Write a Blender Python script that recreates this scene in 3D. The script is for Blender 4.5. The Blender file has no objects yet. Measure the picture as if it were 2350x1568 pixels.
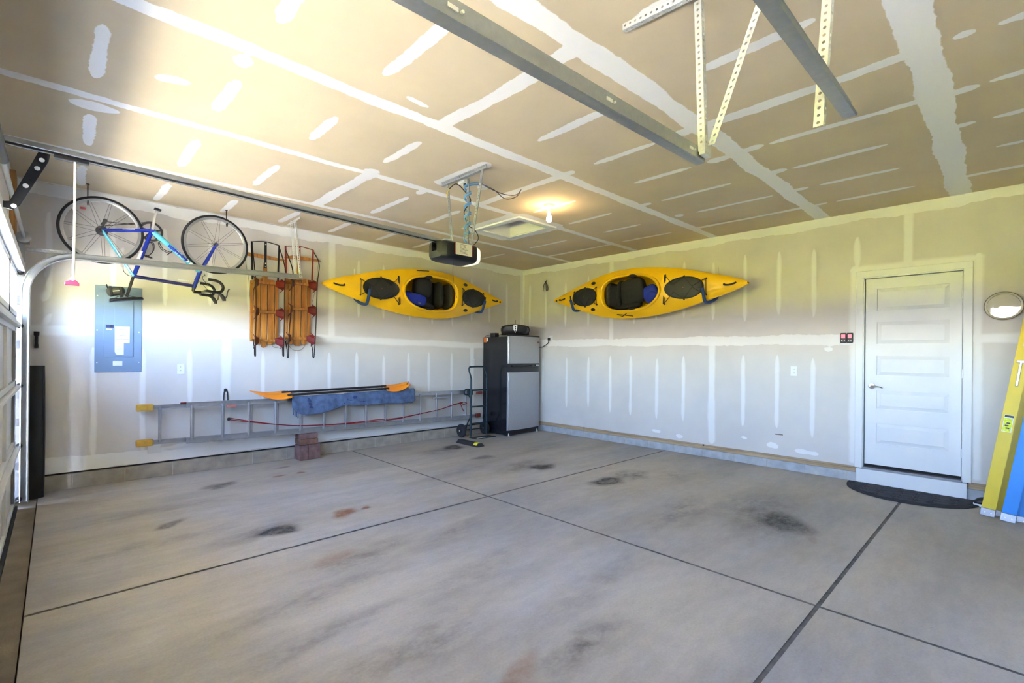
import bpy, math, random
import numpy as np
from mathutils import Vector, Matrix

random.seed(7); rng = np.random.default_rng(11)
scene = bpy.context.scene
COL = scene.collection
PI = math.pi

# ------------------------------------------------------------------ camera, world, sun, exposure
ROOM_Y, ROOM_X, ROOM_H, EYE = 6.6156, 6.5881, 3.0568, 1.39     # left wall plane, right wall plane, ceiling, eye height
FRONT_X, NEAR_Y = -0.30, -2.95                                  # garage-door wall, wall behind the camera
yaw, roll = 0.8082, 0.009
fwd = Vector((math.cos(yaw), math.sin(yaw), 0)); rgt = Vector((math.sin(yaw), -math.cos(yaw), 0)); up = Vector((0, 0, 1))
cr = rgt*math.cos(roll) + up*math.sin(roll); cu = -rgt*math.sin(roll) + up*math.cos(roll)
cam_data = bpy.data.cameras.new('camera'); cam = bpy.data.objects.new('camera', cam_data); COL.objects.link(cam)
cam.matrix_world = Matrix(((cr.x, cu.x, -fwd.x, 0), (cr.y, cu.y, -fwd.y, 0), (cr.z, cu.z, -fwd.z, EYE), (0, 0, 0, 1)))
cam_data.sensor_width = 36; cam_data.lens = 1098.22/2350*36
cam_data.shift_y = (816.8-784)/2350; cam_data.clip_start = 0.02; cam_data.clip_end = 300
scene.camera = cam

world = bpy.data.worlds.new('world'); scene.world = world; world.use_nodes = True
wn = world.node_tree.nodes; wl = world.node_tree.links
sky = wn.new('ShaderNodeTexSky'); sky.sky_type = 'NISHITA'; sky.sun_disc = False
sky.sun_elevation = math.radians(66); sky.sun_rotation = math.radians(90); sky.air_density = 1.0; sky.dust_density = 1.6
wt = wn.new('ShaderNodeMix'); wt.data_type = 'RGBA'; wt.blend_type = 'MULTIPLY'; wt.inputs[0].default_value = 1.0; wt.inputs[7].default_value = (1.0, 0.96, 1.08, 1)
wl.new(sky.outputs[0], wt.inputs[6]); wl.new(wt.outputs[2], wn['Background'].inputs[0]); wn['Background'].inputs[1].default_value = 0.58

SUN_EL, SUN_AZ = 76, 12       # the sun stands high behind the house, so the drive in front of the doors is sunlit
sd = bpy.data.lights.new('sun', 'SUN'); sd.energy = 10.5; sd.angle = 0.009; sd.color = (1.0, 0.95, 0.86)
sun = bpy.data.objects.new('sun', sd); COL.objects.link(sun); sun.location = (20, 5, 40)
sdir = Vector((math.cos(math.radians(SUN_EL))*math.cos(math.radians(SUN_AZ)), math.cos(math.radians(SUN_EL))*math.sin(math.radians(SUN_AZ)), math.sin(math.radians(SUN_EL))))
sun.rotation_euler = sdir.to_track_quat('Z', 'Y').to_euler()

for k, (y0, y1) in enumerate(((1.12, 6.085), (-2.38, .385))):   # sampling portals on the window rows of the two garage doors (no light of their own)
    pd_ = bpy.data.lights.new('window_portal', 'AREA'); pd_.shape = 'RECTANGLE'; pd_.size = .46; pd_.size_y = y1-y0; pd_.cycles.is_portal = True
    po = bpy.data.objects.new('window_portal', pd_); COL.objects.link(po); po.location = (-.47, (y0+y1)/2, 1.89); po.rotation_euler = (0, -PI/2, 0)
scene.view_settings.view_transform = 'Standard'; scene.view_settings.look = 'None'
scene.view_settings.gamma = 1.0; scene.view_settings.use_curve_mapping = False
scene.view_settings.exposure = 5.08
cy = scene.cycles
cy.max_bounces = 6; cy.diffuse_bounces = 4; cy.glossy_bounces = 4; cy.transmission_bounces = 6; cy.transparent_max_bounces = 16
cy.caustics_reflective = False; cy.caustics_refractive = False; cy.sample_clamp_indirect = 8.0
cy.use_denoising = True; cy.use_light_tree = False; cy.adaptive_threshold = 0.05

# ------------------------------------------------------------------ helpers
V = Vector
ORG = {}

def lin(r, g, b):
    f = lambda c: (c/255/12.92) if c/255 <= 0.04045 else ((c/255+0.055)/1.055)**2.4
    return (f(r), f(g), f(b))

MATS = {}
def mat(name, col, rough=0.5, metal=0.0, var=0.0, vscale=8.0, bump=0.0, bscale=60.0, stretch=(1, 1, 1), emit=None, estr=0.0, spec=0.5, coat=0.0, alpha=None):
    """principled material with procedural colour variation and fine relief"""
    if name in MATS: return MATS[name]
    m = bpy.data.materials.new(name); m.use_nodes = True; n = m.node_tree.nodes; l = m.node_tree.links
    b = n['Principled BSDF']; b.inputs['Roughness'].default_value = rough; b.inputs['Metallic'].default_value = metal
    b.inputs['Specular IOR Level'].default_value = spec; b.inputs['Coat Weight'].default_value = coat
    tc = n.new('ShaderNodeTexCoord'); mp = n.new('ShaderNodeMapping'); mp.inputs['Scale'].default_value = stretch
    l.new(tc.outputs['Object'], mp.inputs['Vector'])
    nz = n.new('ShaderNodeTexNoise'); nz.inputs['Scale'].default_value = vscale; nz.inputs['Detail'].default_value = 2
    l.new(mp.outputs[0], nz.inputs['Vector'])
    rp = n.new('ShaderNodeValToRGB'); k = var
    rp.color_ramp.elements[0].color = tuple(max(0, c*(1-k)) for c in col)+(1,); rp.color_ramp.elements[1].color = tuple(min(1, c*(1+k)) for c in col)+(1,)
    rp.color_ramp.elements[0].position = 0.3; rp.color_ramp.elements[1].position = 0.7
    l.new(nz.outputs['Fac'], rp.inputs[0]); l.new(rp.outputs[0], b.inputs['Base Color'])
    if bump:
        bz = n.new('ShaderNodeTexNoise'); bz.inputs['Scale'].default_value = bscale; bz.inputs['Detail'].default_value = 3
        l.new(mp.outputs[0], bz.inputs['Vector'])
        bp = n.new('ShaderNodeBump'); bp.inputs['Strength'].default_value = bump; bp.inputs['Distance'].default_value = 0.004
        l.new(bz.outputs['Fac'], bp.inputs['Height']); l.new(bp.outputs[0], b.inputs['Normal'])
    if emit:
        b.inputs['Emission Color'].default_value = tuple(emit)+(1,); b.inputs['Emission Strength'].default_value = estr
    MATS[name] = m
    return m

def wood_mat(name, c1, c2, axis='Z', scale=6.0, rough=0.45, coat=0.0):
    if name in MATS: return MATS[name]
    m = bpy.data.materials.new(name); m.use_nodes = True; n = m.node_tree.nodes; l = m.node_tree.links
    b = n['Principled BSDF']; b.inputs['Roughness'].default_value = rough; b.inputs['Coat Weight'].default_value = coat
    tc = n.new('ShaderNodeTexCoord'); mp = n.new('ShaderNodeMapping')
    s = {'X': (0.08, 1, 1), 'Y': (1, 0.08, 1), 'Z': (1, 1, 0.08)}[axis]
    mp.inputs['Scale'].default_value = tuple(scale*6*q for q in s); l.new(tc.outputs['Object'], mp.inputs[0])
    nz = n.new('ShaderNodeTexNoise'); nz.inputs['Scale'].default_value = 1.0; nz.inputs['Detail'].default_value = 6; nz.inputs['Distortion'].default_value = 0.6
    l.new(mp.outputs[0], nz.inputs['Vector'])
    rp = n.new('ShaderNodeValToRGB'); rp.color_ramp.elements[0].color = c1+(1,); rp.color_ramp.elements[1].color = c2+(1,)
    rp.color_ramp.elements[0].position = 0.3; rp.color_ramp.elements[1].position = 0.68
    l.new(nz.outputs['Fac'], rp.inputs[0]); l.new(rp.outputs[0], b.inputs['Base Color'])
    MATS[name] = m
    return m

def frame(d):
    d = V(d).normalized(); a = V((0, 0, 1)) if abs(d.z) < 0.9 else V((1, 0, 0))
    x = d.cross(a).normalized(); return x, d.cross(x).normalized(), d

class MB:
    def __init__(s): s.v = []; s.f = []; s.attr = None
    def add(s, vs, fs):
        o = len(s.v); s.v += [tuple(p) for p in vs]; s.f += [tuple(i+o for i in f) for f in fs]; return s
    def obox(s, c, ax, ay, az):
        """box from centre and three half-axis vectors"""
        c, ax, ay, az = V(c), V(ax), V(ay), V(az); P = []
        for k in (-1, 1):
            for j in (-1, 1):
                for i in (-1, 1): P.append(c+ax*i+ay*j+az*k)
        F = [(0, 2, 3, 1), (4, 5, 7, 6), (0, 1, 5, 4), (2, 6, 7, 3), (0, 4, 6, 2), (1, 3, 7, 5)]
        if ax.cross(ay).dot(az) < 0: F = [tuple(reversed(f)) for f in F]
        return s.add(P, F)
    def box(s, x0, x1, y0, y1, z0, z1):
        return s.obox(((x0+x1)/2, (y0+y1)/2, (z0+z1)/2), (abs(x1-x0)/2, 0, 0), (0, abs(y1-y0)/2, 0), (0, 0, abs(z1-z0)/2))
    def beam(s, p, q, w, t, side=None):
        """rectangular bar p-q, w wide along side, t thick"""
        p, q = V(p), V(q); d = q-p
        if side is None: a, b, _ = frame(d)
        else:
            a = V(side); a = (a-d.normalized()*a.dot(d.normalized())).normalized(); b = d.normalized().cross(a)
        return s.obox((p+q)/2, a*w/2, b*t/2, d/2)
    def tube(s, path, r, n=8, closed=False, cap=True):
        P = [V(p) for p in path]; N = len(P); R = r if isinstance(r, (list, tuple)) else [r]*N
        T = []
        for i in range(N):
            a = P[(i-1) % N] if (closed or i > 0) else P[i]; b = P[(i+1) % N] if (closed or i < N-1) else P[i]
            t = (b-a); T.append(t.normalized() if t.length > 1e-9 else V((0, 0, 1)))
        x, y, _ = frame(T[0]); vs = []
        for i in range(N):
            if i:
                x = (x-T[i]*x.dot(T[i])); x = x.normalized() if x.length > 1e-6 else frame(T[i])[0]
            y = T[i].cross(x)
            for k in range(n):
                a = 2*PI*k/n; vs.append(P[i]+(x*math.cos(a)+y*math.sin(a))*R[i])
        fs = []
        for i in range(N if closed else N-1):
            j = (i+1) % N
            for k in range(n):
                k2 = (k+1) % n; fs.append((i*n+k, i*n+k2, j*n+k2, j*n+k))
        if cap and not closed: fs.append(tuple(reversed(range(n)))); fs.append(tuple(range((N-1)*n, N*n)))
        return s.add(vs, fs)
    def lathe(s, prof, o, axis, n=24, scale=(1, 1), xdir=None):
        """prof: (radius, height) pairs along axis from o"""
        if xdir is None: x, y, d = frame(axis)
        else:
            d = V(axis).normalized(); x = V(xdir).normalized(); y = d.cross(x)
        o = V(o); vs = []; fs = []
        for r, h in prof:
            for k in range(n):
                a = 2*PI*k/n; vs.append(o+d*h+x*(r*scale[0]*math.cos(a))+y*(r*scale[1]*math.sin(a)))
        m = len(prof)
        for i in range(m-1):
            for k in range(n):
                k2 = (k+1) % n; fs.append((i*n+k, i*n+k2, (i+1)*n+k2, (i+1)*n+k))
        if prof[0][0] > 1e-6: fs.append(tuple(reversed(range(n))))
        if prof[-1][0] > 1e-6: fs.append(tuple(range((m-1)*n, m*n)))
        return s.add(vs, fs)
    def prism(s, poly, o, u, w, depth):
        """extrude polygon (list of 2-D points in o+u,w) by vector depth"""
        o, u, w, dp = V(o), V(u), V(w), V(depth); n = len(poly)
        A = [o+u*a+w*b for a, b in poly]; B = [p+dp for p in A]
        F = [tuple(range(n)), tuple(reversed(range(n, 2*n)))]
        for i in range(n):
            j = (i+1) % n; F.append((i, i+n, j+n, j))
        area = sum(poly[i][0]*poly[(i+1) % n][1]-poly[(i+1) % n][0]*poly[i][1] for i in range(n))
        if (area > 0) == (u.cross(w).dot(dp) > 0): F = [tuple(reversed(f)) for f in F]
        return s.add(A+B, F)
    def grid(s, pts, wrap=False):
        """pts[i][j] quad grid"""
        m, n = len(pts), len(pts[0]); vs = [p for r in pts for p in r]; fs = []
        for i in range(m-1):
            for j in range(n if wrap else n-1):
                j2 = (j+1) % n; fs.append((i*n+j, i*n+j2, (i+1)*n+j2, (i+1)*n+j))
        return s.add(vs, fs)
    def ball(s, c, rx, ry, rz, n=16, m=10, ax=None, power=1.0):
        c = V(c); X, Y, Z = ax or (V((1, 0, 0)), V((0, 1, 0)), V((0, 0, 1))); pts = []
        sg = lambda q: math.copysign(abs(q)**power, q)
        for i in range(m+1):
            t = PI*i/m; row = []
            for k in range(n):
                a = 2*PI*k/n
                row.append(c+X*rx*sg(math.sin(t))*sg(math.cos(a))+Y*ry*sg(math.sin(t))*sg(math.sin(a))-Z*rz*sg(math.cos(t)))
            pts.append(row)
        return s.grid([list(reversed(r)) for r in pts], True) if X.cross(Y).dot(Z) < 0 else s.grid(pts, True)
    def build(s, name, material, parent=None, smooth=False, bevel=0, solid=0, origin=None, kind=None, subsurf=0, angle=35):
        if parent is not None: o = ORG[parent.name]
        elif origin is not None: o = V(origin)
        else:
            A = np.array(s.v); o = V((float((A[:, 0].min()+A[:, 0].max())/2), float((A[:, 1].min()+A[:, 1].max())/2), float(A[:, 2].min())))
        me = bpy.data.meshes.new(name); me.from_pydata([(p[0]-o.x, p[1]-o.y, p[2]-o.z) for p in s.v], [], s.f)
        if s.attr is not None:
            at = me.attributes.new('cover', 'FLOAT', 'POINT'); at.data.foreach_set('value', np.array(s.attr, dtype=np.float32))
        me.validate(); me.update()
        ob = bpy.data.objects.new(name, me); COL.objects.link(ob); ORG[ob.name] = o
        if material: me.materials.append(material)
        if smooth:
            me.shade_smooth(); me.set_sharp_from_angle(angle=math.radians(angle))
        if solid:
            md = ob.modifiers.new('solid', 'SOLIDIFY'); md.thickness = solid; md.offset = 0
        if bevel:
            md = ob.modifiers.new('bevel', 'BEVEL'); md.width = bevel; md.segments = 2; md.limit_method = 'ANGLE'; md.angle_limit = math.radians(40)
        if subsurf:
            md = ob.modifiers.new('sub', 'SUBSURF'); md.levels = subsurf; md.render_levels = subsurf
        if parent is not None: ob.parent = parent
        else: ob.location = o
        if kind: ob['kind'] = kind
        return ob

def tag(o, label, cat, group=None):
    o['label'] = label; o['category'] = cat
    if group: o['group'] = group
    return o
def thing(name, label, cat, loc, group=None):
    o = bpy.data.objects.new(name, None); COL.objects.link(o); o.location = loc; ORG[o.name] = V(loc); o.empty_display_size = 0.1
    return tag(o, label, cat, group)
def struct(o, label=None):
    o['kind'] = 'structure'
    if label: o['label'] = label
    return o
def text_mb(txt, o, u, w, size, depth, align='CENTER'):
    """flat lettering as geometry"""
    c = bpy.data.curves.new('txt', 'FONT'); c.body = txt; c.size = size; c.align_x = align; c.align_y = 'CENTER'; c.extrude = 0
    ob = bpy.data.objects.new('txt', c); COL.objects.link(ob)
    dg = bpy.context.evaluated_depsgraph_get(); me = bpy.data.meshes.new_from_object(ob.evaluated_get(dg))
    o, u, w = V(o), V(u), V(w); mb = MB()
    mb.add([o+u*p.co.x+w*p.co.y+V(depth) for p in me.vertices], [tuple(p.vertices) for p in me.polygons])
    bpy.data.objects.remove(ob); bpy.data.curves.remove(c); bpy.data.meshes.remove(me)
    return mb
def spline(P, n=12, closed=False):
    P = [V(p) for p in P]; N = len(P); out = []
    for i in range(N if closed else N-1):
        if closed: a, b, c, d = P[(i-1) % N], P[i], P[(i+1) % N], P[(i+2) % N]
        else: a, b, c, d = P[max(i-1, 0)], P[i], P[i+1], P[min(i+2, N-1)]
        for k in range(n):
            t = k/n
            out.append(0.5*((2*b)+(c-a)*t+(2*a-5*b+4*c-d)*t*t+(3*b-a-3*c+d)*t**3))
    if not closed: out.append(P[-1])
    return out
def perf_flat(mb, p, q, wd, width, pitch=0.028, hole=0.0062):
    """strip of perforated steel p-q, from the edge p-q outwards along wd"""
    p, q = V(p), V(q); d = q-p; n = max(1, int(round(d.length/pitch))); st = d/n; wd = V(wd).normalized(); dn = d.normalized()
    for i in range(n):
        a = p+st*i; b = a+st; c = (a+b)/2+wd*width/2
        O = [a, (a+b)/2, b, b+wd*width/2, b+wd*width, (a+b)/2+wd*width, a+wd*width, a+wd*width/2]
        H = [c+(dn*math.cos(t)+wd*math.sin(t))*hole for t in (-PI*.75, -PI*.5, -PI*.25, 0, PI*.25, PI*.5, PI*.75, PI)]
        mb.add(O+H, [(k, (k+1) % 8, 8+(k+1) % 8, 8+k) for k in range(8)])
    return mb
def perf_angle(mb, p, q, w1, w2, width=0.032):
    perf_flat(mb, p, q, w1, width); perf_flat(mb, p, q, w2, width); return mb

# ------------------------------------------------------------------ materials
M_CONC = None
M_BLOCK = mat('block', (0.40, 0.36, 0.30), 0.95, var=0.16, vscale=9, bump=0.5, bscale=120, spec=0.1)
M_BLOCKR = mat('block_sealed', (0.45, 0.47, 0.49), 0.9, var=0.14, vscale=10, bump=0.4, bscale=120, spec=0.12)
M_MORTAR = mat('mortar', (0.52, 0.49, 0.43), 0.95, var=0.15, vscale=20, bump=0.5, bscale=150)
M_PLATE = wood_mat('sill_wood', (0.36, 0.24, 0.13), (0.56, 0.42, 0.26), 'Y', 4, 0.8)
M_STUD = wood_mat('stud_wood', (0.36, 0.17, 0.05), (0.6, 0.34, 0.12), 'Z', 4, 0.7)
M_WHITE = mat('white_paint', (0.78, 0.79, 0.80), 0.42, var=0.02, vscale=4)
M_TRIM = mat('trim_paint', (0.80, 0.81, 0.81), 0.4, var=0.02, vscale=4)
M_GDOOR = mat('garage_door_steel', (0.80, 0.79, 0.77), 0.4, var=0.02, vscale=4)
M_DARK = mat('dark_gap', (0.02, 0.019, 0.018), 0.9)
M_GALV = mat('galvanised', (0.42, 0.435, 0.44), 0.45, 0.8, var=0.05, vscale=40)
M_GALVD = mat('galvanised_dull', (0.40, 0.415, 0.43), 0.33, 0.9, var=0.05, vscale=40)
M_ZINC = mat('zinc_angle', (0.82, 0.82, 0.78), 0.42, 0.55, var=0.06, vscale=30)
M_ALU = mat('aluminium', (0.44, 0.45, 0.48), 0.34, 0.8, var=0.08, vscale=14)
M_CHROME = mat('chrome', (0.75, 0.75, 0.75), 0.15, 1.0)
M_BLACK = mat('black_plastic', (0.016, 0.016, 0.018), 0.45, var=0.1)
M_BLACKM = mat('black_steel', (0.02, 0.02, 0.024), 0.35, 0.3)
M_RUBBER = mat('rubber', (0.028, 0.027, 0.029), 0.8, var=0.15, vscale=20, bump=0.3, bscale=80)
M_YEL = mat('kayak_yellow', lin(248, 196, 2), 0.38, var=0.04, vscale=3, coat=0.15)
M_PLATEW = mat('white_plastic', (0.82, 0.82, 0.80), 0.35)

# ------------------------------------------------------------------ painted fields: drywall compound, floor stains
def mud_mat(name, paper, mud, var=0.05):
    """drywall: tan paper, with joint compound where the mesh attributes 'crisp' and 'soft' say so; noise tears the edges"""
    m = bpy.data.materials.new(name); m.use_nodes = True; n = m.node_tree.nodes; l = m.node_tree.links
    b = n['Principled BSDF']; b.inputs['Roughness'].default_value = 0.9; b.inputs['Specular IOR Level'].default_value = 0.12
    ge = n.new('ShaderNodeNewGeometry')
    def noise(sc, det=3, rg=0.55):
        z = n.new('ShaderNodeTexNoise'); z.inputs['Scale'].default_value = sc; z.inputs['Detail'].default_value = det; z.inputs['Roughness'].default_value = rg; l.new(ge.outputs['Position'], z.inputs['Vector']); return z.outputs['Fac']
    def cover(attr, sc, amp, lo, hi, top):
        at = n.new('ShaderNodeAttribute'); at.attribute_name = attr
        c = n.new('ShaderNodeMath'); c.operation = 'MULTIPLY_ADD'; l.new(noise(sc), c.inputs[0]); c.inputs[1].default_value = amp
        s_ = n.new('ShaderNodeMath'); s_.operation = 'SUBTRACT'; l.new(at.outputs['Fac'], s_.inputs[0]); s_.inputs[1].default_value = amp/2; l.new(s_.outputs[0], c.inputs[2])
        r = n.new('ShaderNodeMapRange'); r.interpolation_type = 'SMOOTHSTEP'; l.new(c.outputs[0], r.inputs['Value'])
        r.inputs['From Min'].default_value = lo; r.inputs['From Max'].default_value = hi; r.inputs['To Max'].default_value = top; return r.outputs[0]
    mx = n.new('ShaderNodeMath'); mx.operation = 'MAXIMUM'; l.new(cover('crisp', 16, 0.5, 0.44, 0.56, 1.0), mx.inputs[0]); l.new(cover('soft', 9, 0.25, 0.2, 1.0, 0.85), mx.inputs[1])
    def tone(c, sc, v):
        r = n.new('ShaderNodeValToRGB'); r.color_ramp.elements[0].color = tuple(q*(1-v) for q in c)+(1,); r.color_ramp.elements[1].color = tuple(min(1, q*(1+v)) for q in c)+(1,)
        r.color_ramp.elements[0].position = 0.32; r.color_ramp.elements[1].position = 0.68; l.new(noise(sc), r.inputs[0]); return r.outputs[0]
    mc = n.new('ShaderNodeMix'); mc.data_type = 'RGBA'; l.new(mx.outputs[0], mc.inputs[0]); l.new(tone(paper, 1.6, var), mc.inputs[6]); mc.inputs[7].default_value = tuple(mud)+(1,); l.new(mc.outputs[2], b.inputs['Base Color'])
    return m
class Field:
    """regular grid on a plane that carries painted attributes"""
    def __init__(s, u0, u1, v0, v1, step, attrs):
        s.nu, s.nv = int((u1-u0)/step)+1, int((v1-v0)/step)+1
        s.u = np.linspace(u0, u1, s.nu); s.v = np.linspace(v0, v1, s.nv); s.U, s.V = np.meshgrid(s.u, s.v, indexing='ij')
        s.a = {k: np.zeros(s.U.shape, np.float32) for k in attrs}; s.k = 0
    def stroke(s, path, width, attr='crisp', jitter=0.1, taper=(0.1, 0.1), fw=0.03, feather=0.8):
        s.k += 1; ph = np.random.default_rng(500+s.k).uniform(0, 6.28, 8); A = s.a[attr]; base = 0.0
        P = [np.array(p, float) for p in path]; tot = sum(np.linalg.norm(q-p) for p, q in zip(P, P[1:]))
        for p, q in zip(P, P[1:]):
            L = np.linalg.norm(q-p); t = (q-p)/L; mrg = width*1.2+0.06
            i0, i1 = np.searchsorted(s.u, [min(p[0], q[0])-mrg, max(p[0], q[0])+mrg]); j0, j1 = np.searchsorted(s.v, [min(p[1], q[1])-mrg, max(p[1], q[1])+mrg])
            if i0 >= i1 or j0 >= j1: base += L; continue
            U = s.U[i0:i1, j0:j1]-p[0]; W = s.V[i0:i1, j0:j1]-p[1]
            d = U*t[0]+W*t[1]; sd = -U*t[1]+W*t[0]; D = d+base
            e0 = 1+jitter*(np.sin(D*5+ph[0])+0.5*np.sin(D*13+ph[1])+0.22*np.sin(D*37+ph[2])); e1 = 1+jitter*(np.sin(D*6+ph[3])+0.5*np.sin(D*11+ph[4])+0.22*np.sin(D*41+ph[5]))
            tp = np.ones_like(D)
            if taper[0] > 0: tp = np.minimum(tp, np.sqrt(np.clip(D/taper[0], 0, 1)))
            if taper[1] > 0: tp = np.minimum(tp, np.sqrt(np.clip((tot-D)/taper[1], 0, 1)))
            h = width/2*tp*np.where(sd > 0, e1, e0)
            lim = np.ones_like(D)
            lim = np.minimum(lim, np.clip(0.5+np.minimum(d, L-d)/0.02, 0, 1)) if len(P) == 2 else np.minimum(lim, np.clip(0.5+np.minimum(d+0.02, L-d+0.02)/0.02, 0, 1))
            val = np.clip(0.5+(h-np.abs(sd))/(2*fw), 0, 1) if attr == 'crisp' else np.clip((1-np.abs(sd)/np.maximum(h, 1e-4))/feather, 0, 1)
            A[i0:i1, j0:j1] = np.maximum(A[i0:i1, j0:j1], (val*lim).astype(np.float32)); base += L
        return s
    def blob(s, c, rx, ry, ang, attr, amount, seed):
        ph = np.random.default_rng(seed).uniform(0, 6.28, 4); x = s.U-c[0]; y = s.V-c[1]; ca, sa = math.cos(ang), math.sin(ang)
        p = (x*ca+y*sa)/rx; q = (-x*sa+y*ca)/ry; t = np.arctan2(q, p); r = np.hypot(p, q)/(1+0.13*np.sin(2*t+ph[0])+0.1*np.sin(3*t+ph[1])+0.06*np.sin(5*t+ph[2]))
        A = s.a[attr]; val = np.clip(1-r, 0, 1) if attr == 'dust' else np.clip((1-r)*2.0, 0, 1)**1.2; np.maximum(A, (val*amount*(.8 if attr != 'dust' else .85)).astype(np.float32), out=A)
    def build(s, name, material, plane, parent=None, hole=None, extra=None, flip=False):
        o, u, w = [np.array(q, float) for q in plane]; VX = o+s.U[..., None]*u+s.V[..., None]*w; VX = VX.reshape(-1, 3)
        I, J = np.meshgrid(np.arange(s.nu-1), np.arange(s.nv-1), indexing='ij'); idx = I*s.nv+J
        if hole:
            uc = (s.u[:-1]+s.u[1:])/2; vc = (s.v[:-1]+s.v[1:])/2
            keep = ~((uc[:, None] > hole[0]) & (uc[:, None] < hole[1]) & (vc[None, :] > hole[2]) & (vc[None, :] < hole[3])); idx = idx[keep]
        idx = idx.ravel(); F = np.stack([idx, idx+s.nv, idx+s.nv+1, idx+1], 1)
        if flip: F = F[:, ::-1]
        nv0 = len(VX)
        if extra: # plain boxes behind the painted face
            VX = np.vstack([VX, np.array(extra.v)]); F = np.vstack([F, np.array(extra.f)+nv0])
        org = ORG[parent.name] if parent is not None else V((float(VX[:, 0].mean()), float(VX[:, 1].mean()), float(VX[:, 2].min())))
        VX = VX-np.array(org); me = bpy.data.meshes.new(name); me.vertices.add(len(VX)); me.vertices.foreach_set('co', VX.astype(np.float32).ravel())
        me.loops.add(F.size); me.loops.foreach_set('vertex_index', F.astype(np.int32).ravel()); me.polygons.add(len(F)); me.polygons.foreach_set('loop_start', np.arange(0, F.size, 4, dtype=np.int32))
        me.update(calc_edges=True)
        for k, A in s.a.items():
            at = me.attributes.new(k, 'FLOAT', 'POINT'); z = np.zeros(len(VX), np.float32); z[:nv0] = A.ravel(); at.data.foreach_set('value', z)
        me.validate(); me.materials.append(material); ob = bpy.data.objects.new(name, me); COL.objects.link(ob); ORG[ob.name] = org
        if parent is not None: ob.parent = parent
        else: ob.location = org
        return ob
M_CEIL = mud_mat('ceiling_drywall', (0.67, 0.56, 0.385), (0.90, 0.885, 0.86))
M_WALL = mud_mat('wall_drywall', (0.68, 0.645, 0.61), (0.86, 0.855, 0.84))
MUD = ('crisp', 'soft')

# ------------------------------------------------------------------ floor
def concrete(name, base, streak=0.16):
    m = bpy.data.materials.new(name); m.use_nodes = True; n = m.node_tree.nodes; l = m.node_tree.links
    b = n['Principled BSDF']; b.inputs['Roughness'].default_value = 0.62; b.inputs['Specular IOR Level'].default_value = 0.3
    ge = n.new('ShaderNodeNewGeometry')
    def noise(scale, st, det=3, rgh=0.55):
        mp = n.new('ShaderNodeMapping'); mp.inputs['Scale'].default_value = st; l.new(ge.outputs['Position'], mp.inputs[0])
        z = n.new('ShaderNodeTexNoise'); z.inputs['Scale'].default_value = scale; z.inputs['Detail'].default_value = det; z.inputs['Roughness'].default_value = rgh
        l.new(mp.outputs[0], z.inputs['Vector']); return z.outputs['Fac']
    def ramp(f, lo, hi, p0, p1):
        r = n.new('ShaderNodeMapRange'); r.interpolation_type = 'SMOOTHSTEP'; l.new(f, r.inputs['Value'])
        r.inputs['From Min'].default_value = p0; r.inputs['From Max'].default_value = p1; r.inputs['To Min'].default_value = lo; r.inputs['To Max'].default_value = hi
        return r.outputs[0]
    def mul(a, c):
        x = n.new('ShaderNodeMath'); x.operation = 'MULTIPLY'; l.new(a, x.inputs[0]); l.new(c, x.inputs[1]); return x.outputs[0]
    f = mul(ramp(noise(1.0, (0.5, 2.2, 1)), 1-streak, 1.06, 0.36, 0.62), ramp(noise(0.45, (1, 1, 1), 4), 0.90, 1.06, 0.35, 0.65))
    f = mul(f, ramp(noise(9, (0.7, 1.6, 1), 4, 0.7), 0.93, 1.05, 0.3, 0.7)); f = mul(f, ramp(noise(70, (1, 1, 1), 4, 0.7), 0.94, 1.05, 0.3, 0.7))
    f = mul(f, ramp(noise(26, (1, 1.3, 1), 3), 0.82, 1.0, 0.24, 0.32))
    rgb = n.new('ShaderNodeValToRGB'); rgb.color_ramp.elements[0].color = tuple(c*q for c, q in zip(base, (1.03, 0.99, 0.90)))+(1,); rgb.color_ramp.elements[1].color = tuple(c*q for c, q in zip(base, (0.98, 1.0, 1.04)))+(1,)
    rgb.color_ramp.elements[0].position = 0.36; rgb.color_ramp.elements[1].position = 0.6; l.new(noise(0.8, (0.6, 1.5, 1), 3), rgb.inputs[0])
    mx = n.new('ShaderNodeVectorMath'); mx.operation = 'SCALE'; l.new(rgb.outputs[0], mx.inputs[0]); l.new(f, mx.inputs['Scale']); cur = mx.outputs[0]; sn3 = ramp(noise(7, (1, 1.5, 1), 3, 0.6), 0.75, 1.3, 0.3, 0.7); sn1 = ramp(noise(4.5, (1, 1.7, 1), 4, 0.65), 0.3, 1.4, 0.32, 0.68); sn2 = ramp(noise(28, (1, 1.3, 1), 3, 0.7), 0.78, 1.15, 0.3, 0.65)
    for at_name, colr in (('dust', (0.115, 0.105, 0.095)), ('oil', (0.045, 0.042, 0.038)), ('rust', (0.24, 0.10, 0.04))):
        at = n.new('ShaderNodeAttribute'); at.attribute_name = at_name
        k = n.new('ShaderNodeMath'); k.operation = 'MULTIPLY'; l.new(at.outputs['Fac'], k.inputs[0]); l.new(sn1 if at_name == 'dust' else sn3, k.inputs[1])
        k2 = n.new('ShaderNodeMath'); k2.operation = 'MULTIPLY'; k2.use_clamp = True; l.new(k.outputs[0], k2.inputs[0]); l.new(sn2, k2.inputs[1])
        mc = n.new('ShaderNodeMix'); mc.data_type = 'RGBA'; l.new(k2.outputs[0], mc.inputs[0]); l.new(cur, mc.inputs[6]); mc.inputs[7].default_value = colr+(1,); cur = mc.outputs[2]
    l.new(cur, b.inputs['Base Color'])
    return m
M_CONC = concrete('floor_concrete', (0.445, 0.408, 0.355), 0.10)
M_APRON = mat('apron_concrete', (0.27, 0.22, 0.155), 0.9, var=0.2, vscale=6, bump=0.4, bscale=90, spec=0.15)
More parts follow.
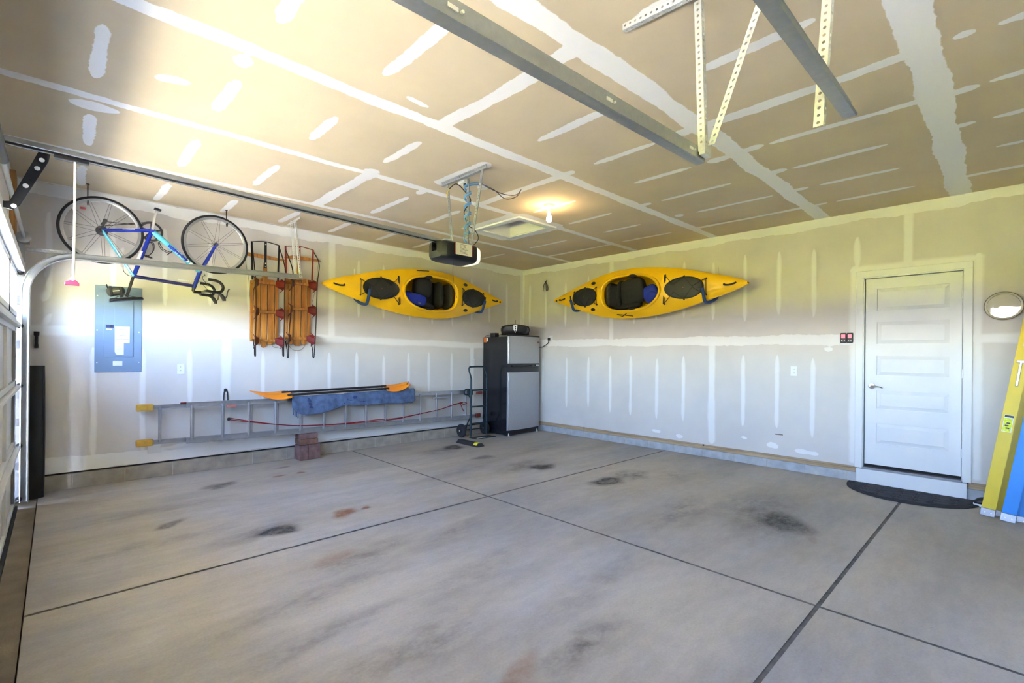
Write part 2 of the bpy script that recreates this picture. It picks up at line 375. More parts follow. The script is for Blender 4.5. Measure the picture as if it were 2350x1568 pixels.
M_JOINT = mat('joint_dirt', (0.15, 0.135, 0.115), 0.95, var=0.35, vscale=14)
X_J, Y_J1, Y_J2 = 3.1029, 3.5697, 0.748
floor = MB().box(FRONT_X+0.19, ROOM_X+0.15, NEAR_Y-0.1, ROOM_Y+0.15, -0.15, -0.004).build('floor', M_JOINT); struct(floor, 'grey concrete garage floor of six slabs with dark joints')
xs = [(FRONT_X+0.19, X_J-0.008), (X_J+0.008, ROOM_X+0.12)]
ys = [(Y_J1+0.010, ROOM_Y+0.1), (Y_J2+0.009, Y_J1-0.009), (NEAR_Y-0.1, Y_J2-0.009)]
STAINS = [((1.262, 5.734), .24, .13, .5, 'oil', .75), ((1.282, 3.975), .19, .15, .3, 'oil', 1.1), ((1.15, 4.05), .38, .2, .3, 'dust', .6), ((0.683, 4.703), .16, .08, .6, 'oil', .7),
    ((1.84, 4.032), .17, .11, .4, 'rust', 1.0), ((2.05, 4.05), .07, .04, .4, 'rust', 1.1), ((4.428, 4.063), .22, .17, .2, 'oil', 1.1), ((4.3, 4.25), .6, .36, .2, 'dust', .6), ((4.466, 3.11), .28, .2, .1, 'oil', 1.0), ((4.925, 3.093), .34, .24, .1, 'dust', 1.0),
    ((4.466, 1.325), .34, .24, .2, 'oil', .95), ((4.55, 1.55), .8, .5, .2, 'dust', .7), ((4.1, 2.05), .65, .3, .2, 'dust', .6), ((4.355, 5.825), .24, .18, .2, 'oil', 1.1), ((4.1, 5.75), .65, .28, .2, 'dust', .65), ((4.24, 4.98), .25, .12, .1, 'oil', .6),
    ((1.396, 3.189), .22, .1, .5, 'rust', .35), ((1.55, 3.1), .6, .16, .15, 'dust', .65), ((1.85, 1.42), .42, .16, .12, 'dust', .75), ((1.25, 1.95), .6, .22, .1, 'dust', .55), ((1.0, 2.35), .55, .14, .12, 'dust', .5), ((1.1, 2.75), .9, .13, .12, 'dust', .5),
    ((2.028, 6.154), .1, .06, .2, 'oil', .55), ((2.09, 5.75), .07, .05, .2, 'rust', 1.1), ((1.848, 5.747), .09, .05, .2, 'rust', 1.0), ((1.42, 1.46), .25, .09, .3, 'rust', .45), ((0.5, 4.3), .8, .17, .15, 'dust', .45), ((5.3, 2.75), .5, .25, .1, 'dust', .45), ((2.3, 3.05), .7, .15, .2, 'dust', .45), ((3.6, 4.6), 1.0, .2, .1, 'dust', .4), ((2.6, 5.4), 1.0, .2, .1, 'dust', .42), ((2.0, 2.4), .9, .2, .1, 'dust', .35), ((4.2, 1.05), .08, .05, .2, 'rust', .4), ((0.6, 5.2), .9, .15, .1, 'dust', .4), ((5.2, 4.9), .9, .2, .1, 'dust', .35), ((2.4, 1.75), .8, .2, .1, 'dust', .35)]
for a in xs:
    for c in ys:
        F_ = Field(a[0]+.0025, a[1]-.0025, c[0]+.0025, c[1]-.0025, .022, ('oil', 'dust', 'rust'))
        for i, q in enumerate(STAINS): F_.blob(*q, i)
        F_.build('slab', M_CONC, ((0, 0, 0), (1, 0, 0), (0, 1, 0)), floor)
apron = MB().box(-0.62, FRONT_X+0.185, NEAR_Y-0.1, ROOM_Y+0.15, -0.15, -0.014).build('trim_1', M_APRON); struct(apron, 'brown stained concrete strip under the garage door')

# ------------------------------------------------------------------ ceiling with attic hatch opening
HX0, HX1, HY0, HY1 = 4.075, 4.575, 4.16, 4.85
cb = MB(); X0, X1, Y0, Y1 = FRONT_X-0.15, ROOM_X+0.15, NEAR_Y-0.15, ROOM_Y+0.15
for b in ((X0, HX0, Y0, Y1), (HX1, X1, Y0, Y1), (HX0, HX1, Y0, HY0), (HX0, HX1, HY1, Y1)): cb.box(*b, ROOM_H+.0015, ROOM_H+0.18)
CF = Field(FRONT_X, ROOM_X, NEAR_Y, ROOM_Y, .015, MUD)
def cs(path, w, feather=0.3, jit=0.1, taper=(0.09, 0.09)): CF.stroke(path, w, 'crisp', jit, taper)
JX = [.17, .80, 1.42, 2.06, 2.69, 3.37, 4.02, 4.66, 5.31, 5.97]
cs([(X0+.1, 5.40), (2.0, 5.39), (4.2, 5.40), (ROOM_X, 5.42)], .085, .3, .12, (0, 0))
cs([(X0+.1, 4.18), (.25, 4.16), (2.1, 4.11), (4.0, 4.09), (ROOM_X, 4.10)], .095, .3, .12, (0, 0))
cs([(X0+.1, 2.90), (2.0, 2.90), (5.0, 2.875), (ROOM_X, 2.865)], .115, .3, .12, (0, 0))
cs([(X0+.1, 1.64), (1.53, 1.63), (2.3, 1.60), (3.6, 1.57), (ROOM_X, 1.57)], .145, .25, .12, (0, 0))
cs([(X0+.1, .34), (2.85, .345), (4.6, .355), (6.3, .375), (ROOM_X, .38)], .165, .25, .11, (0, 0))
cs([(X0+.1, -.9), (ROOM_X, -.9)], .19, .25, .14, (0, 0))
for x, y0, y1, w in ((2.09, 4.1, 5.4, .125), (2.03, 1.6, 2.92, .115), (3.37, 2.9, 4.12, .10), (3.37, .33, 1.57, .10), (2.05, -.9, .34, .10), (5.97, 1.57, 2.90, .07), (5.95, 4.05, 5.42, .07), (5.97, -.9, .36, .07)):
    cs([(x, y0), (x+.01, (y0+y1)/2), (x, y1)], w, .3, .15, (0.03, 0.03))
bays = [(5.78, 6.47, (0, 1, 2, 3, 4, 5, 6, 7, 8)), (4.45, 5.2, (0, 1, 2, 4, 5, 6, 8)), (3.24, 3.84, (0, 1, 2, 3, 6, 7, 8)), (1.90, 2.57, (0, 1, 2, 4, 5, 6, 7, 8)), (.65, 1.33, (0, 1, 2, 3, 4, 6, 7, 8, 9)), (-.62, .09, (0, 1, 2, 5, 6, 7, 8))]
for bi, (y0, y1, idx) in enumerate(bays):
    for k in idx:
        if bi == 1 and k in (6,): continue
        a, b = y0+rng.uniform(-.05, .05), y1+rng.uniform(-.05, .05)
        if bi == 3 and k == 8: a = 1.70
        cs([(JX[k], a), (JX[k]+rng.uniform(-.015, .015), b)], .075+rng.uniform(-.008, .01)-(.012 if k > 5 else 0), .35, .09, (.1, .1))
cs([(5.95, 3.15), (5.93, 3.93)], .06, .35, .08)
for x, y, L_, w, ang in ((.77, 3.04, .16, .09, 1.5), (.51, 3.56, .2, .09, -.45), (1.72, 2.72, .2, .05, 0.1), (2.70, 4.18, .2, .1, 1.5), (2.08, 4.03, .12, .15, 1.5), (4.02, .5, .35, .08, 1.55), (4.05, .22, .16, .1, 1.5), (4.65, .25, .14, .08, 1.5), (3.36, .18, .1, .08, 1.5), (5.97, 1.45, .16, .07, 1.5), (5.3, 1.48, .2, .09, 1.5), (4.65, 1.47, .18, .09, 1.5), (4.0, 1.45, .2, .1, 1.5),
        (3.35, 1.66, .22, .12, 1.5), (4.66, 2.78, .15, .08, 1.5), (5.3, 2.72, .12, .12, 1.2), (3.37, 2.8, .14, .09, 1.5), (1.42, 5.55, .1, .08, 1.5), (4.02, 1.72, .2, .1, 1.5), (.17, 4.32, .16, .3, 1.4)):
    d = (math.cos(ang)*L_/2, math.sin(ang)*L_/2); cs([(x-d[0], y-d[1]), (x+d[0], y+d[1])], w, .35, .14, (.06, .06))
# compound ring around the hatch and plate behind the opener bracket
for p in ([(3.93, 5.03), (3.93, 4.03)], [(4.69, 5.04), (4.69, 4.0)], [(3.93, 5.0), (4.7, 5.03)], [(3.93, 4.05), (4.7, 4.03)]): cs(p, .16, .3, .1, (.03, .03))
cs([(2.685, 3.89), (2.70, 3.13)], .13, .3, .08, (.05, .05))
CF.stroke([(X0+.15, ROOM_Y-.02), (ROOM_X, ROOM_Y-.02)], .10, 'soft', .2, (0, 0))
ceiling = CF.build('ceiling', M_CEIL, ((0, 0, ROOM_H), (1, 0, 0), (0, 1, 0)), None, (HX0, HX1, HY0, HY1), cb, True); struct(ceiling, 'tan unpainted drywall ceiling with white joint compound')

# ------------------------------------------------------------------ walls
# joint compound on the left wall
LF = Field(FRONT_X, ROOM_X, .168, ROOM_H, .015, MUD)
def LW(path, w, feather=.8, jit=.1, taper=(.12, .12), m='soft'): LF.stroke(path, w, m, jit, taper, .03, feather)
LW([(FRONT_X, 1.605), (1.6, 1.625), (3.7, 1.59), (ROOM_X, 1.555)], .15, .6, .12, (0, 0))
LW([(FRONT_X, ROOM_H-.05), (ROOM_X, ROOM_H-.05)], .13, .5, .2, (0, 0), 'crisp')
LW([(ROOM_X-.03, .17), (ROOM_X-.03, ROOM_H)], .08, .6, .12, (0, 0))
LW([(2.81, 3.02), (2.81, 1.62)], .14, .6, .08, (0, 0)); LW([(1.51, 1.62), (1.51, .3)], .15, .6, .1, (0, .1)); LW([(5.34, 1.56), (5.35, .5)], .13, .6, .1, (0, .1))
for x0 in (.29, .70, 1.135, 1.92, 2.335, 2.78, 3.185, 3.62, 4.05, 4.435, 4.895): LW([(x0, 1.42+rng.uniform(-.04, .04)), (x0+.005, .78 if x0 > 1 else .27)], .085, .7, .1)
for x0 in (-.05, .44, .89, 1.33, 1.75, 2.25, 3.205, 3.605, 4.065, 4.49, 4.9, 5.318, 5.735, 6.17): LW([(x0, 2.76+rng.uniform(-.05, .05)), (x0+.005, 1.93+rng.uniform(-.06, .06))], .08, .7, .1)
LW([(FRONT_X, .235), (1.0, .245), (2.46, .26), (3.8, .262), (5.3, .27), (ROOM_X, .27)], .16, .35, .16, (0, 0), 'crisp')
for x0, z0, w in ((-.06, 1.95, .16), (-.06, 1.7, .14), (-.05, 2.2, .14), (.5, 2.45, .1)): LW([(x0-.03, z0-.07), (x0+.03, z0+.07)], w, .8, .2)
wl_ = LF.build('wall_left', M_WALL, ((0, ROOM_Y, 0), (1, 0, 0), (0, 0, 1)), None, None, MB().box(FRONT_X-.15, ROOM_X+.15, ROOM_Y+.001, ROOM_Y+.12, .168, ROOM_H)); struct(wl_, 'drywall side wall holding the bicycle, sleds and a kayak')
MB().box(FRONT_X-.1, ROOM_X+.1, ROOM_Y+.012, ROOM_Y+.12, -.05, .17).build('wall_backing', M_DARK, wl_)
x = FRONT_X-.02; edges = [.134, .555, .98, 1.385, 1.804, 2.217, 2.64, 3.062, 3.48, 3.914, 4.33, 4.75, 5.17, 5.59, 6.01, 6.43, 6.6]
for i, e in enumerate(edges):
    MB().box(x+.004, e-.004, ROOM_Y-.022+rng.uniform(-.002, .002), ROOM_Y+.05, 0, .150).build('block', M_BLOCK, wl_, bevel=.003); x = e
MB().box(FRONT_X-.02, ROOM_X+.05, ROOM_Y-.017, ROOM_Y+.04, 0, .148).build('mortar', M_MORTAR, wl_)
# right wall with door opening
DY0, DY1, DZ0, DZ1 = .338, 1.178, .165, 2.312
RF = Field(NEAR_Y, ROOM_Y, .172, ROOM_H, .015, MUD)
def RW(path, w, feather=.8, jit=.1, taper=(.12, .12), m='soft'): RF.stroke(path, w, m, jit, taper, .03, feather)
RW([(DY1, 1.612), (3.1, 1.62), (5.5, 1.625), (ROOM_Y, 1.63)], .12, .45, .12, (0, 0), 'crisp'); RW([(NEAR_Y, 1.6), (DY0, 1.6)], .14, .6, .12, (0, 0))
RW([(NEAR_Y, ROOM_H-.045), (ROOM_Y, ROOM_H-.045)], .125, .5, .2, (0, 0), 'crisp'); RW([(ROOM_Y-.03, .17), (ROOM_Y-.03, ROOM_H)], .08, .6, .12, (0, 0))
RW([(4.55, 3.0), (4.545, 1.63)], .12, .6, .1, (0, 0)); RW([(2.885, 1.6), (2.88, .19)], .14, .6, .1, (0, .05)); RW([(.78, 3.0), (.78, 2.4)], .12, .6, .1, (0, 0))
for y0 in (1.657, 2.04, 2.45, 2.872, 3.297, 3.738, 4.123, 5.02, 5.523, 6.0, 6.41): RW([(y0, 2.75+rng.uniform(-.04, .04)), (y0, 1.91+rng.uniform(-.05, .05))], .085, .7, .1)
for y0 in (1.66, 2.053, 2.465, 3.297, 3.72, 4.175, 4.56, 5.005, 5.485, 6.06): RW([(y0, 1.40+rng.uniform(-.04, .04)), (y0, .47+rng.uniform(-.05, .05))], .085, .7, .1)
RW([(1.23, 2.78), (1.23, 2.4)], .1, .7, .1); RW([(1.26, 2.45), (1.255, .2)], .13, .8, .15, (.05, 0)); RW([(1.3, 2.40), (.25, 2.40)], .14, .8, .12, (.03, .03)); RW([(.24, 2.45), (.24, .2)], .12, .8, .12, (.03, 0))
for y0, z0, w, l_ in ((2.1, .27, .07, .15), (1.72, .245, .05, .28), (3.72, .27, .05, .16), (3.35, .24, .05, .12), (1.5, 1.5, .06, .1), (2.45, .33, .03, .1)): RW([(y0-l_/2, z0), (y0+l_/2, z0+.01)], w, .6, .3, (.05, .05), 'crisp')
rb = MB(); Xa, Xb = ROOM_X+.001, ROOM_X+.12
rb.box(Xa, Xb, DY1, ROOM_Y+.12, .172, ROOM_H); rb.box(Xa, Xb, NEAR_Y-.15, DY0, .172, ROOM_H); rb.box(Xa, Xb, DY0, DY1, DZ1, ROOM_H)
wr = RF.build('wall_right', M_WALL, ((ROOM_X, 0, 0), (0, 1, 0), (0, 0, 1)), None, (DY0, DY1, 0, DZ1), rb, True); struct(wr, 'drywall back wall with the white house door and a kayak')
MB().box(ROOM_X+.035, ROOM_X+.12, NEAR_Y-.1, ROOM_Y+.1, -.05, .18).build('wall_backing', M_DARK, wr)
for y0, y1 in ((DY1+.03, 3.0), (3.003, 5.1), (5.103, ROOM_Y), (NEAR_Y, DY0-.03)):
    MB().box(ROOM_X+.012, ROOM_X+.06, y0, y1, .106, .145).build('sill_plate', M_PLATE, wr); MB().box(ROOM_X+.02, ROOM_X+.06, y0+.01, y1-.01, .146, .168).build('sill_plate', M_PLATE, wr)
yy = NEAR_Y; ed = [-2.53, -2.11, -1.69, -1.27, -.85, -.43, -.01, .41, .85, 1.303, 1.735, 2.163, 2.569, 3.005, 3.43, 3.859, 4.278, 4.725, 5.05, 5.377, 5.8, 6.2, 6.61]
for e in ed:
    MB().box(ROOM_X+.004, ROOM_X+.08, yy+.005, e-.005, 0, .104).build('block', M_BLOCKR, wr, bevel=.003); yy = e
MB().box(ROOM_X+.008, ROOM_X+.08, NEAR_Y, ROOM_Y+.02, 0, .102).build('mortar', M_MORTAR, wr)
MB().box(ROOM_X-.002, ROOM_X+.002, 1.98, 2.07, .425, .436).build('scuff_mark', mat('scuff', (.2, .15, .12), .9), wr)
# wall with the garage doors (left edge of the view) and wall behind the camera
D1 = (1.10, 6.10, 2.16); D2 = (-2.40, .40, 2.16)
fb = MB(); xa, xb = FRONT_X-.15, FRONT_X
fb.box(xa, xb, D1[1], ROOM_Y+.12, 0, ROOM_H); fb.box(xa, xb, D1[0], D1[1], D1[2], ROOM_H); fb.box(xa, xb, D2[1], D1[0], 0, ROOM_H); fb.box(xa, xb, D2[0], D2[1], D2[2], ROOM_H); fb.box(xa, xb, NEAR_Y-.15, D2[0], 0, ROOM_H)
wf = fb.build('wall_front', M_WALL); struct(wf, 'drywall wall around the garage doors')
wn_ = MB().box(FRONT_X-.15, ROOM_X+.15, NEAR_Y-.13, NEAR_Y, 0, ROOM_H).build('wall_near', M_WALL); struct(wn_, 'plain drywall wall behind the camera')
MB().box(FRONT_X, FRONT_X+.038, 6.13, 6.40, 2.22, 3.0).build('wood_pad', M_STUD, wf)
# ground outside the open door
M_DRIVE = mat('driveway', (0.36, 0.34, 0.31), .9, var=.1, vscale=1.5, bump=.3, bscale=30)
M_LAWN = mat('lawn', (0.305, 0.285, 0.065), .95, var=.25, vscale=2.0, bump=.6, bscale=12)
drv = MB().box(-6.5, -.62, -5, 8, -.3, -.03).build('driveway', M_DRIVE); struct(drv, 'sunlit pale concrete driveway outside')
lw = MB().box(-90, -6.5, -90, 90, -.4, -.06).box(-6.5, -.45, -90, -5, -.4, -.06).box(-6.5, -.45, 8, 90, -.4, -.06).build('lawn', M_LAWN); struct(lw, 'green lawn beyond the driveway')

# ------------------------------------------------------------------ house door
XR = ROOM_X
dr = thing('door_1', 'white five panel house door with white casing and lever handle', 'door', (XR+.03, .75, .165)); struct(dr)
del dr['category']
def door_slab():
    y0, y1, z0, z1 = .354, 1.150, .214, 2.286; xf = XR+.022; mb = MB(); mb.box(xf+.0125, xf+.045, y0, y1, z0, z1)
    pz = [(1.925, 2.172), (1.556, 1.804), (1.206, 1.428), (.836, 1.042), (.452, .676)]; ya, yb = .447, 1.047
    # face boards around the panels
    mb.box(xf, xf+.014, y0, ya, z0, z1); mb.box(xf, xf+.014, yb, y1, z0, z1); zz = z1
    for a, b in pz: mb.box(xf, xf+.014, ya, yb, b, zz); zz = a
    mb.box(xf, xf+.014, ya, yb, z0, zz)
    return mb, pz, ya, yb, xf
mb, pz, ya, yb, xf = door_slab(); slab = mb.build('door_leaf', M_WHITE, dr)
for a, b in pz:
    m2 = MB(); e0, e1 = .003, .04; c = [(ya+e0, a+e0), (yb-e0, a+e0), (yb-e0, b-e0), (ya+e0, b-e0)]; d = [(ya+e1, a+e1), (yb-e1, a+e1), (yb-e1, b-e1), (ya+e1, b-e1)]
    m2.add([(xf+.0125, p, q) for p, q in c]+[(xf+.001, p, q) for p, q in d], [(0, 4, 5, 1), (1, 5, 6, 2), (2, 6, 7, 3), (3, 7, 4, 0), (4, 7, 6, 5)])
    m2.build('panel', M_WHITE, slab)
hb = MB().lathe([(.033, 0), (.033, .006), (.028, .012), (.012, .014), (.012, .05), (.0, .05)], (xf, 1.088, 1.088), (-1, 0, 0), 24)
hb.tube(spline([(xf-.048, 1.092, 1.088), (xf-.052, 1.06, 1.09), (xf-.05, 1.02, 1.086), (xf-.046, .985, 1.072)], 5), [.009]*5+[.008]*5+[.007]*5+[.006], 10)
hb.build('door_handle', M_CHROME, slab, smooth=True)
for z in (.45, 1.25, 2.05): MB().tube([(xf-.004, .352, z-.045), (xf-.004, .352, z+.045)], .007, 8).build('hinge', M_TRIM, slab)
cas = MB(); xo = XR-.016
cas.box(xo, XR+.002, 1.165, 1.237, .163, 2.312); cas.box(xo, XR+.002, .276, .345, .163, 2.312); cas.box(xo, XR+.002, .276, 1.237, 2.305, 2.377)
cas.build('casing', M_TRIM, dr, bevel=.006)
jb = MB(); jb.box(XR-.006, XR+.1, 1.158, 1.178, .165, 2.306); jb.box(XR-.006, XR+.1, .338, .349, .165, 2.306); jb.box(XR-.006, XR+.1, .338, 1.178, 2.292, 2.312); jb.build('jamb', M_TRIM, dr)
MB().box(XR+.06, XR+.1, .338, 1.178, .16, 2.3).build('gap_seal', M_DARK, dr)
MB().box(XR-.03, XR+.06, .349, 1.158, .160, .182).build('threshold', mat('threshold_alu', (.32, .31, .32), .4, .5), dr)
riser = MB().box(XR-.035, XR+.03, .308, 1.217, .0, .158).build('trim_2', M_TRIM, bevel=.003); struct(riser, 'white riser board below the house door')

# ------------------------------------------------------------------ garage door, closed
M_GLASS = bpy.data.materials.new('window_glass'); M_GLASS.use_nodes = True
_n = M_GLASS.node_tree.nodes; _l = M_GLASS.node_tree.links; _t = _n.new('ShaderNodeBsdfTransparent'); _t.inputs[0].default_value = (.93, .95, .94, 1); _l.new(_t.outputs[0], _n['Material Output'].inputs[0])     # clear panes
GX0, GX1 = FRONT_X+.004, FRONT_X+.05
def garage_door(name, label, GY0, GY1, NW):
    gd = thing(name, label, 'door', (FRONT_X+.03, (GY0+GY1)/2, 0)); struct(gd); del gd['category']
    zs = [0.0, .54, 1.08, 1.62, 2.165]; wy = (GY1-GY0)/NW
    for i in range(4):
        z0, z1 = zs[i]+.002, zs[i+1]-.002; mb = MB()
        if i < 3:
            mb.box(GX0, GX1-.02, GY0, GY1, z0, z1)
            # rails of the section stand proud of the long pressed panels
            mb.box(GX1-.02, GX1, GY0, GY1, z0, z0+.05); mb.box(GX1-.02, GX1, GY0, GY1, z1-.05, z1)
            for k in range(NW+1):
                yc = GY0+wy*k; mb.box(GX1-.02, GX1, max(GY0, yc-.05), min(GY1, yc+.05), z0+.05, z1-.05)
        else:
            mb.box(GX0, GX1, GY0, GY1, z0, z0+.07); mb.box(GX0, GX1, GY0, GY1, z1-.08, z1)
            for k in range(NW+1):
                yc = GY0+wy*k; mb.box(GX0, GX1, max(GY0, yc-.055), min(GY1, yc+.055), z0+.07, z1-.08)
        sec = mb.build('door_section', M_GDOOR, gd, bevel=.002)
        if i == 3:
            for k in range(NW):
                a, b = GY0+wy*k+.055, GY0+wy*(k+1)-.055
                MB().box(GX0+.018, GX0+.022, a, b, z0+.07, z1-.08).build('window_pane', M_GLASS, sec)
                fr = MB()
                for q in ((a, a+.02, z0+.07, z1-.08), (b-.02, b, z0+.07, z1-.08), (a, b, z0+.07, z0+.11), (a, b, z1-.12, z1-.08)): fr.box(GX1-.012, GX1+.008, *q)
                fr.build('window_frame', M_GDOOR, sec)
        if i < 3: MB().box(GX1, GX1+.035, GY0, GY1, z1-.012, z1+.012).build('section_lip', M_GDOOR, gd, bevel=.003)
    MB().box(GX1, GX1+.055, GY0, GY1, 2.10, 2.16).build('reinforcing_strut', M_GDOOR, gd, bevel=.004)
    MB().box(GX1, GX1+.02, GY0, GY1, -.012, .02).build('bottom_seal', M_RUBBER, gd)
    for z in (.06, .54, 1.08, 1.62, 2.10):
        for yc, sgn in ((GY1-.025, 1), (GY0+.025, -1)):
            hb = MB().box(GX1, GX1+.004, yc-.035, yc+.03, z-.05, z+.05).tube([(GX1+.02, yc-.03, z), (GX1+.02, yc+.03, z)], .011, 8).build('hinge', M_GALV, gd)
            MB().tube([(GX1+.022, yc, z), (GX1+.022, yc+sgn*.085, z)], .005, 8).lathe([(.0, -.013), (.022, -.013), (.024, 0), (.022, .013), (0, .013)], (GX1+.022, yc+sgn*.1, z), (0, sgn, 0), 16).build('roller', M_BLACK, hb)
    for z in (.27, .81, 1.35):
        MB().box(GX1-.002, GX1+.003, GY1-.085, GY1-.01, z-.2, z+.2).build('end_stile', M_GALVD, gd)
garage_door('door_2', 'white sectional garage door with windows in its top section', 1.12, 6.085, 5)
garage_door('door_3', 'second white sectional garage door beside the camera', -2.38, .385, 3)
# torsion shaft above the door
ts = thing('torsion_shaft', 'grey torsion tube over the garage door with end bearing plate', 'tube', (FRONT_X+.1, 3.6, 2.42))
MB().tube([(FRONT_X+.09, 1.0, 2.42), (FRONT_X+.09, 6.26, 2.42)], .0135, 12).build('tube', M_GALVD, ts, smooth=True)
MB().box(FRONT_X+.001, FRONT_X+.012, 6.15, 6.32, 2.36, 2.47).box(FRONT_X+.001, FRONT_X+.13, 6.24, 6.246, 2.37, 2.46).build('bearing_plate', M_GALVD, ts, bevel=.004)
MB().lathe([(.02, 0), (.05, .005), (.05, .05), (.03, .07), (.02, .09)], (FRONT_X+.09, 6.14, 2.42), (0, 1, 0), 20).build('cable_drum', M_GALVD, ts, smooth=True)
MB().lathe([(.026, 0), (.026, .75)], (FRONT_X+.09, 3.0, 2.42), (0, 1, 0), 16).build('spring', M_BLACKM, ts, smooth=True)

# ------------------------------------------------------------------ tracks
def track(name, label, y, open_dir, x_end, z_end, vertical=True, group=None):
    """C-section door track: vertical leg, curve and horizontal run"""
    path = []
    xv = FRONT_X+.105; zc = 1.93; R = .365
    if vertical: path += [(xv, .03), (xv, .5), (xv, 1.2), (xv, zc)]
    else: path += [(xv, zc)]
    for k in range(1, 13):
        t = PI/2*k/12; path.append((xv+R-R*math.cos(t), zc+R*math.sin(t)))
    x1, z1 = path[-1]; path += [(x1+(x_end-x1)*q, z1+(z_end-z1)*q) for q in (.3, .6, 1.0)]
    s = open_dir   # profile: (normal, y)
    prof = [(-.012, .0), (-.027, .0), (-.029, s*.004), (-.029, s*.026), (-.022, s*.030), (-.020, s*.027), (-.024, s*.023), (-.024, s*.006), (.018, s*.006), (.024, s*.012), (.026, s*.04), (.022, s*.046), (.024, s*.049), (.031, s*.044), (.030, s*.006), (.026, .0)]
    prof = [(a*1.05, b) for a, b in prof]
    rows = []
    for i, (px, pz) in enumerate(path):
        a = path[max(i-1, 0)]; b = path[min(i+1, len(path)-1)]; t = V((b[0]-a[0], 0, b[1]-a[1])).normalized(); n = V((t.z, 0, -t.x))
        rows.append([V((px, y, pz))+n*q+V((0, w, 0)) for q, w in prof])
    mb = MB().grid(rows, True); k = len(prof); mb.f.append(tuple(reversed(range(k)))); mb.f.append(tuple(range((len(rows)-1)*k, len(rows)*k)))
    r = thing(name, label, 'track', (x_end/2, y, 0 if vertical else 1.9), group)
    mb.build('channel', M_GALV, r, smooth=True, angle=50)
    for q in (.28, .62, .93):
        x = x1+(x_end-x1)*q; z = z1+(z_end-z1)*q
        MB().box(x-.018, x+.018, y-.004, y+.002, z-.006, z+.006).tube([(x+.03, y-s*.001, z), (x+.03, y-s*.009, z)], .005, 8).build('bolt', M_ZINC, r)
    return r
t1 = track('garage_door_track', 'galvanised garage door track running under the blue bicycle', 6.17, -1, 2.24, 2.352, True, 'garage door tracks')
t2 = track('garage_door_track', 'long galvanised track crossing the ceiling at top centre', 1.035, 1, 2.27, 2.365, True, 'garage door tracks')
t3 = track('garage_door_track', 'short galvanised track at top right beside a single perforated strap', .46, -1, 2.19, 2.345, True, 'garage door tracks')
# jamb angle, brackets and hangers of the tracks
MB().box(FRONT_X+.001, FRONT_X+.006, 6.12, 6.21, .03, 2.30).box(FRONT_X+.001, FRONT_X+.09, 6.206, 6.211, .03, 2.25).build('jamb_angle', M_GALV, t1)
m_ = MB(); perf_angle(m_, (FRONT_X+.02, 6.215, 2.305), (.14, 6.215, 2.322), (0, 0, 1), (0, 1, 0), .03); m_.build('flag_bracket', M_GALV, t1, solid=.003)
MB().box(FRONT_X+.006, FRONT_X+.1, 6.20, 6.206, 2.20, 2.42).build('flag_plate', M_GALVD, t1)
for z in (.35, .75, 1.0, 1.45, 1.85): MB().box(FRONT_X+.02, FRONT_X+.09, 6.185, 6.207, z-.035, z+.035).build('track_bracket', M_GALVD, t1, bevel=.004)
def hanger(parent, segs):
    for p, q, a, b in segs:
        m = MB(); perf_angle(m, p, q, a, b); m.build('hanger_angle', M_ZINC, parent, solid=.0025)
hanger(t1, [((2.20, 6.16, 2.345), (2.13, 6.17, ROOM_H-.004), (1, 0, 0), (0, -1, 0)), ((2.13, 5.96, ROOM_H-.036), (2.14, 6.38, ROOM_H-.036), (0, 0, 1), (-1, 0, 0)), ((2.185, 6.19, 2.345), (2.135, 6.22, ROOM_H-.01), (-1, 0, 0), (0, 1, 0))])
hanger(t2, [((2.19, 1.0, 2.36), (2.155, 1.01, ROOM_H-.004), (1, 0, 0), (0, 1, 0)), ((2.20, .99, 2.38), (2.12, .69, ROOM_H-.01), (1, 0, 0), (0, -1, 0)), ((2.045, 1.36, ROOM_H-.03), (2.12, .42, ROOM_H-.03), (0, 0, 1), (1, 0, .1))])
MB().box(2.19, 2.26, 1.0, 1.03, 2.345, 2.40).build('end_clip', M_ZINC, t2, bevel=.004)
hanger(t3, [((2.085, .50, 2.27), (2.13, .47, ROOM_H-.004), (1, 0, 0), (0, 1, 0))])

# ------------------------------------------------------------------ garage door opener
OY = 3.55
op = thing('garage_door_opener', 'black ceiling garage door opener with long rail and lit lens', 'opener', (2.62, OY, 2.22))
def railz(x): return 2.462-(x+.3)*.0205
rl = MB(); A = V((FRONT_X+.04, OY, railz(FRONT_X))); B = V((2.47, OY, railz(2.47)))
rl.beam(A+V((0, 0, .012)), B+V((0, 0, .012)), .034, .03, (0, 1, 0)); rl.build('rail', M_GALVD, op, bevel=.004)
MB().beam(A+V((0, 0, -.010)), B+V((0, 0, -.010)), .022, .010, (0, 1, 0)).build('belt_slot', M_BLACK, op)
ch = MB(); d = (B-A)
for i in range(190):
    p = A+d*(.04+.95*i/190); ch.box(p.x, p.x+.0075, OY-.0145, OY-.0115, p.z-.013, p.z-.006)
cho = ch.build('belt_teeth', M_BLACK, op); cho['kind'] = 'stuff'
MB().beam(A+V((0, -.014, -.017)), B+V((0, -.014, -.017)), .004, .006, (0, 1, 0)).build('rail_lip', M_GALV, op)
MB().box(-.01, .13, OY-.02, OY+.02, 2.425, 2.445).build('trolley', M_BLACK, op, bevel=.004)
def arm_poly(pts, w):
    mb = MB()
    for p, q in zip(pts, pts[1:]): mb.beam(p, q, w, .006, (0, 1, 0))
    return mb
ar = MB(); ar.prism([(-.066, 2.45), (-.022, 2.45), (-.03, 2.40), (-.135, 2.145), (-.16, 2.115), (-.185, 2.12), (-.26, 2.14), (-.26, 2.172), (-.19, 2.155), (-.172, 2.16)], (0, OY-.004, 0), (1, 0, 0), (0, 0, 1), (0, .008, 0))
arm = ar.build('door_arm', M_BLACKM, op, bevel=.0015)
